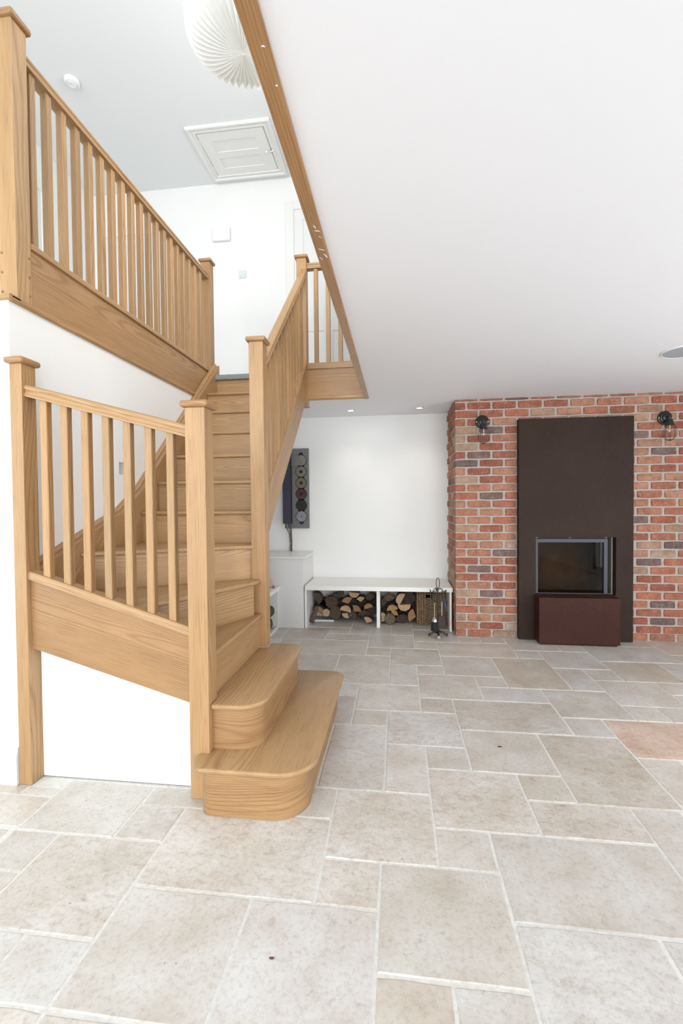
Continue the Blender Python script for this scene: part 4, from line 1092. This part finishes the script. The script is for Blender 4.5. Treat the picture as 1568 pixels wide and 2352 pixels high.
for z, (c, lb) in zip(dz, DC):
    dm = plain('disc_'+lb.split()[0], c, .28, metal=.25, noise=.55 if 'patterned' in lb or 'speckled' in lb else .12, scale=130 if 'speck' in lb or 'patt' in lb else 14)
    bm = bmesh.new(); lathe(bm, [(.0075, 0), (.060, 0), (.060, .0025), (.0075, .0025)], (-1.090, yd-.0005, z), 'y', 36)
    d = finish('disc', bm, dm, cd); d['label'] = lb
    bm = bmesh.new(); rh = .006 if z == dz[-1] else .019
    lathe(bm, [(0, 0), (rh, 0), (rh, .004), (0, .004)], (-1.090, yd-.0005, z), 'y', 20); finish('disc_hub', bm, SOUNDBAR if z != dz[0] else dm, d)
bm = bmesh.new(); bbox(bm, -1.20, -1.120, 5.012, 5.034, 1.710, 1.838, .003); finish('disc_reader', bm, GREYPANEL, cd)
bm = bmesh.new(); bbox(bm, -1.288, -1.196, 4.955, 5.034, 1.060, 1.848, .003); finish('loudspeaker_front', bm, SOUNDBAR, cd)
bm = bmesh.new(); bbox(bm, -1.286, -1.198, 4.950, 4.9552, 1.062, 1.448, .0008); bbox(bm, -1.286, -1.198, 4.950, 4.9552, 1.452, 1.846, .0008); finish('front_cover', bm, PURPLE, cd)
cab = thing('cable_bundle', 'loose bundle of thin cables dropping from the music player to the cupboard', 'cables', (-1.22, 5.0, .74))
for i, (a, b, cc, m_) in enumerate(((-1.262, -1.225, -1.212, CABLE), (-1.250, -1.232, -1.222, CABLEGREY), (-1.232, -1.222, -1.216, CABLE), (-1.215, -1.206, -1.205, CABLE), (-1.222, -1.214, -1.232, CABLEGREY))):
    bm = bmesh.new()
    tube(bm, [(a, 5.0, 1.064), (a+.008, 5.0+.004*i, 1.00), (b, 5.02, .93), (b+.004, 5.025-.003*i, .86), (cc, 5.02, .79), (cc+.004, 5.01, .744)], .0045 if i != 3 else .0065, 7)
    finish('cable', bm, m_, cab, smooth=True)

# ------------------------------------------------------------------ ceilings: downlights, speaker
for x, y, lb in ((-.487, 4.743, 'lit round recessed downlight nearest the stairs in the low ceiling'), (.227, 4.731, 'lit round recessed downlight nearest the brick chimney breast')):
    t = thing('downlight', lb, 'ceiling light', (x, y, ZC), 'recessed downlights above the bench')
    bm = bmesh.new(); lathe(bm, [(.030, -.001), (.034, -.004), (.042, -.003), (.043, 0)], (x, y, ZC), 'z', 24); finish('trim_ring', bm, CHROME, t, smooth=True)
    bm = bmesh.new(); lathe(bm, [(0, -.0015), (.031, -.0015), (.031, 0)], (x, y, ZC), 'z', 24); finish('lens', bm, DOWNLIGHT, t)
    l = bpy.data.lights.new('downlight_beam', 'SPOT'); l.energy = 8; l.spot_size = math.radians(105); l.spot_blend = 1.0; l.color = (1.0, .93, .80); l.shadow_soft_size = .03
    lo = bpy.data.objects.new('downlight_beam', l); C.objects.link(lo); lo.parent = t; lo.location = (0, 0, -.012)
sp = thing('ceiling_speaker', 'flat round grey speaker grille in the white ceiling at the right', 'speaker', (1.868, 3.205, ZC))
bm = bmesh.new(); lathe(bm, [(0, -.005), (.128, -.005), (.132, -.004)], (1.868, 3.205, ZC), 'z', 48); finish('grille', bm, SPEAKER, sp)
bm = bmesh.new(); lathe(bm, [(.131, -.005), (.134, -.007), (.141, -.005), (.142, 0)], (1.868, 3.205, ZC), 'z', 48); finish('rim', bm, PLASTIC, sp, smooth=True)

# ------------------------------------------------------------------ upper hall
lh = thing('loft_hatch', 'white panelled loft hatch framed by moulding in the upper ceiling', 'hatch', (-1.63, 4.65, ZU))
ax0, ax1, ay0, ay1 = -2.055, -1.200, 4.270, 5.010
bx_ = (-1.975, -1.280, 4.355, 4.945)
bm = bmesh.new()
prof = [(0, 0), (0, -.020), (.010, -.026), (.028, -.024), (.036, -.014), (.050, -.012), (.058, -.018), (.074, -.018), (.078, -.008), (.080, 0)]
rings = []
for d, z in prof:
    rings.append([bm.verts.new((x_, y_, ZU+z)) for x_, y_ in ((ax0+d, ay0+d), (ax1-d, ay0+d), (ax1-d, ay1-d), (ax0+d, ay1-d))])
for a, b in zip(rings, rings[1:]):
    for k in range(4): bm.faces.new((a[k], a[(k+1) % 4], b[(k+1) % 4], b[k]))
finish('frame_moulding', bm, WOODWHITE, lh)
bm = bmesh.new(); x0, x1, y0, y1 = bx_[0]+.004, bx_[1]-.012, bx_[2]+.004, bx_[3]-.004; z0, z1 = ZU-.012, ZU-.001
for q in ((x0, x0+.115, y0, y1), (x1-.115, x1, y0, y1), (x0+.115, x1-.115, y0, y0+.105), (x0+.115, x1-.115, (y0+y1)/2-.04, (y0+y1)/2+.04), (x0+.115, x1-.115, y1-.105, y1)): bbox(bm, *q, z0, z1)
hd = finish('hatch_door', bm, WOODWHITE, lh)
for q in ((x0+.115, x1-.115, y0+.105, (y0+y1)/2-.04), (x0+.115, x1-.115, (y0+y1)/2+.04, y1-.105)):
    bm = bmesh.new(); bbox(bm, *q, z0+.007, z1); finish('panel', bm, WOODWHITE, hd)
bm = bmesh.new(); lathe(bm, [(0, -.034), (.014, -.032), (.016, -.024), (.008, -.018), (.008, -.011)], (x1-.045, (y0+y1)/2+.01, ZU), 'z', 14); finish('knob', bm, PLASTIC, hd, smooth=True)
bm = bmesh.new(); bbox(bm, x1-.01, x1+.035, (y0+y1)/2+.0, (y0+y1)/2+.02, ZU-.022, ZU-.010, .002); finish('catch', bm, CHROME, hd)
for y_ in (4.47, 4.83):
    bm = bmesh.new(); tube(bm, [(x0-.002, y_-.035, ZU-.014), (x0-.002, y_+.035, ZU-.014)], .005, 7); finish('hinge', bm, WOODWHITE, lh)
sd = thing('smoke_detector', 'round white smoke detector fixed to the upper ceiling above the gallery balustrade', 'smoke detector', (-2.788, 3.68, ZU))
bm = bmesh.new(); lathe(bm, [(.060, 0), (.064, -.006), (.062, -.020), (.054, -.030), (.046, -.034), (.044, -.030), (.040, -.030), (.038, -.036), (.024, -.040), (.022, -.036), (.014, -.037), (0, -.037)], (-2.788, 3.68, ZU), 'z', 32)
finish('housing', bm, PLASTIC, sd, smooth=True)
bm = bmesh.new(); lathe(bm, [(0, -.040), (.003, -.039), (.003, -.034)], (-2.80, 3.655, ZU), 'z', 8); finish('indicator', bm, DARKPIT, sd)
bm = bmesh.new(); bbox(bm, -2.098, -1.892, 5.030, 5.068, 4.318, 4.468, .006)
tag(finish('chime_box', bm, PLASTIC), 'plain white rectangular box on the upper hall wall', 'wall box')
sw = thing('light_switch', 'white double light switch low on the upper hall wall', 'light switch', (-1.757, 5.066, 3.93))
bm = bmesh.new(); bbox(bm, -1.800, -1.714, 5.060, 5.068, 3.888, 3.974, .003); finish('plate', bm, plain('switch_plate_grey', (.70, .74, .74), .35), sw)
for x_ in (-1.775, -1.739):
    bm = bmesh.new(); bbox(bm, x_-.011, x_+.011, 5.055, 5.061, 3.912, 3.944, .002); finish('rocker', bm, GREYWHITE, sw)
def hall_door(name, label, x0, x1, zt, tint):
    """four panel door in its architrave, on the back wall"""
    m_ = plain('door_paint_'+name[-1], tint, .4); z0 = ZF; y = 5.068
    bm = bmesh.new()
    bbox(bm, x0-.095, x0, y-.03, y, z0, zt+.095, .004); bbox(bm, x1, x1+.095, y-.03, y, z0, zt+.095, .004); bbox(bm, x0, x1, y-.03, y, zt, zt+.095, .004)
    fr = structure(finish(name, bm, WOODWHITE), label)
    wd = x1-x0; st_ = .105
    bm = bmesh.new()
    for a, b in ((x0, x0+st_), ((x0+x1)/2-.05, (x0+x1)/2+.05), (x1-st_, x1)): bbox(bm, a, b, y-.016, y-.002, z0, zt)
    rails = ((z0, z0+.22), (z0+.735, z0+.985), (zt-.115, zt))
    for a, b in rails: bbox(bm, x0+st_, x1-st_, y-.0155, y-.002, a, b)
    lf = finish('door_leaf', bm, m_, fr)
    for a, b in ((x0+st_, (x0+x1)/2-.05), ((x0+x1)/2+.05, x1-st_)):
        for c_, d_ in ((z0+.22, z0+.735), (z0+.985, zt-.115)):
            bm = bmesh.new(); bbox(bm, a, b, y-.007, y-.002, c_, d_); finish('door_panel', bm, m_, lf)
    return fr
hall_door('door_1', 'white four panel door at the back of the upper hall', -1.145, -.385, 4.60, (.82, .82, .80))
hall_door('door_2', 'white panel door at the far left of the upper hall', -3.43, -2.80, 4.47, (.74, .78, .84))
bm = bmesh.new()
bbox(bm, XL+.002, XL+.03, 4.29, 4.385, ZF, 4.62, .004); bbox(bm, XL+.002, XL+.03, 3.45, 3.545, ZF, 4.62, .004); bbox(bm, XL+.002, XL+.03, 3.545, 4.29, 4.525, 4.62, .004)
fr = structure(finish('door_3', bm, WOODWHITE), 'white door in the left wall of the upper hall')
bm = bmesh.new(); bbox(bm, XL+.002, XL+.014, 3.545, 4.29, ZF, 4.525); finish('door_leaf', bm, GREYWHITE, fr)

# ------------------------------------------------------------------ pleated pendant
lx, ly, lz = -.737, 2.182, 3.50
lamp = thing('pendant_lamp', 'large white pleated paper pendant lamp hanging over the stairwell', 'lamp', (lx, ly, lz))
bm = bmesh.new(); NP = 44; rows = []
prof = []
for i in range(8): a = PI/2*i/7; prof.append((.262*math.sin(a), .100*(1-math.cos(a))))
for i in range(1, 8): a = PI/2*i/7; prof.append((.262*math.cos(a)**.8 if i < 7 else .045, .100+.21*math.sin(a)))
prof[0] = (.006, 0.0)
prof = [(r_, z) for r_, z in prof]
for r_, z in prof:
    amp = min(.020, .10*r_)
    ring = []
    for k in range(2*NP):
        a = PI*k/NP; q = r_+(amp if k % 2 == 0 else -amp)*.75; zz = z+(-.5 if k % 2 == 0 else .5)*amp*1.7*max(0, 1-z/.1)
        ring.append(bm.verts.new((lx+q*math.cos(a), ly+q*math.sin(a), lz+zz)))
    rows.append(ring)
for a, b in zip(rows, rows[1:]):
    for k in range(2*NP): bm.faces.new((a[k], a[(k+1) % (2*NP)], b[(k+1) % (2*NP)], b[k]))
finish('shade', bm, PAPER, lamp)
bm = bmesh.new(); lathe(bm, [(0, .33), (.02, .33), (.022, .27), (0, .27)], (lx, ly, lz), 'z', 14); finish('lamp_holder', bm, PLASTIC, lamp)
bm = bmesh.new(); tube(bm, [(lx, ly, lz+.33), (lx, ly, ZU-.03)], .004, 7); finish('cord', bm, PLASTIC, lamp)
bm = bmesh.new(); lathe(bm, [(0, -.035), (.03, -.033), (.048, -.01), (.05, 0)], (lx, ly, ZU), 'z', 20); finish('ceiling_rose', bm, PLASTIC, lamp, smooth=True)

# ------------------------------------------------------------------ crumbs on the floor
for x, y, r_, lb in ((-.366, 1.219, .0065, 'tiny reddish brown leaf crumb on the pale tile in front of the bottom step'), (.524, 2.430, .010, 'small dark brown leaf crumb on the floor midway to the stove')):
    bm = bmesh.new()
    pts = [(1.3, .1), (.7, .6), (-.2, .5), (-1.1, .35), (-.9, -.3), (-.1, -.55), (.8, -.4)]
    prism(bm, [(x+r_*u, y+r_*v, .0008) for u, v in pts], (0, 0, r_*.35), r_*.12, 1)
    tag(finish('leaf_crumb', bm, plain('dry_leaf', (.14, .055, .04), .8)), lb, 'leaf')
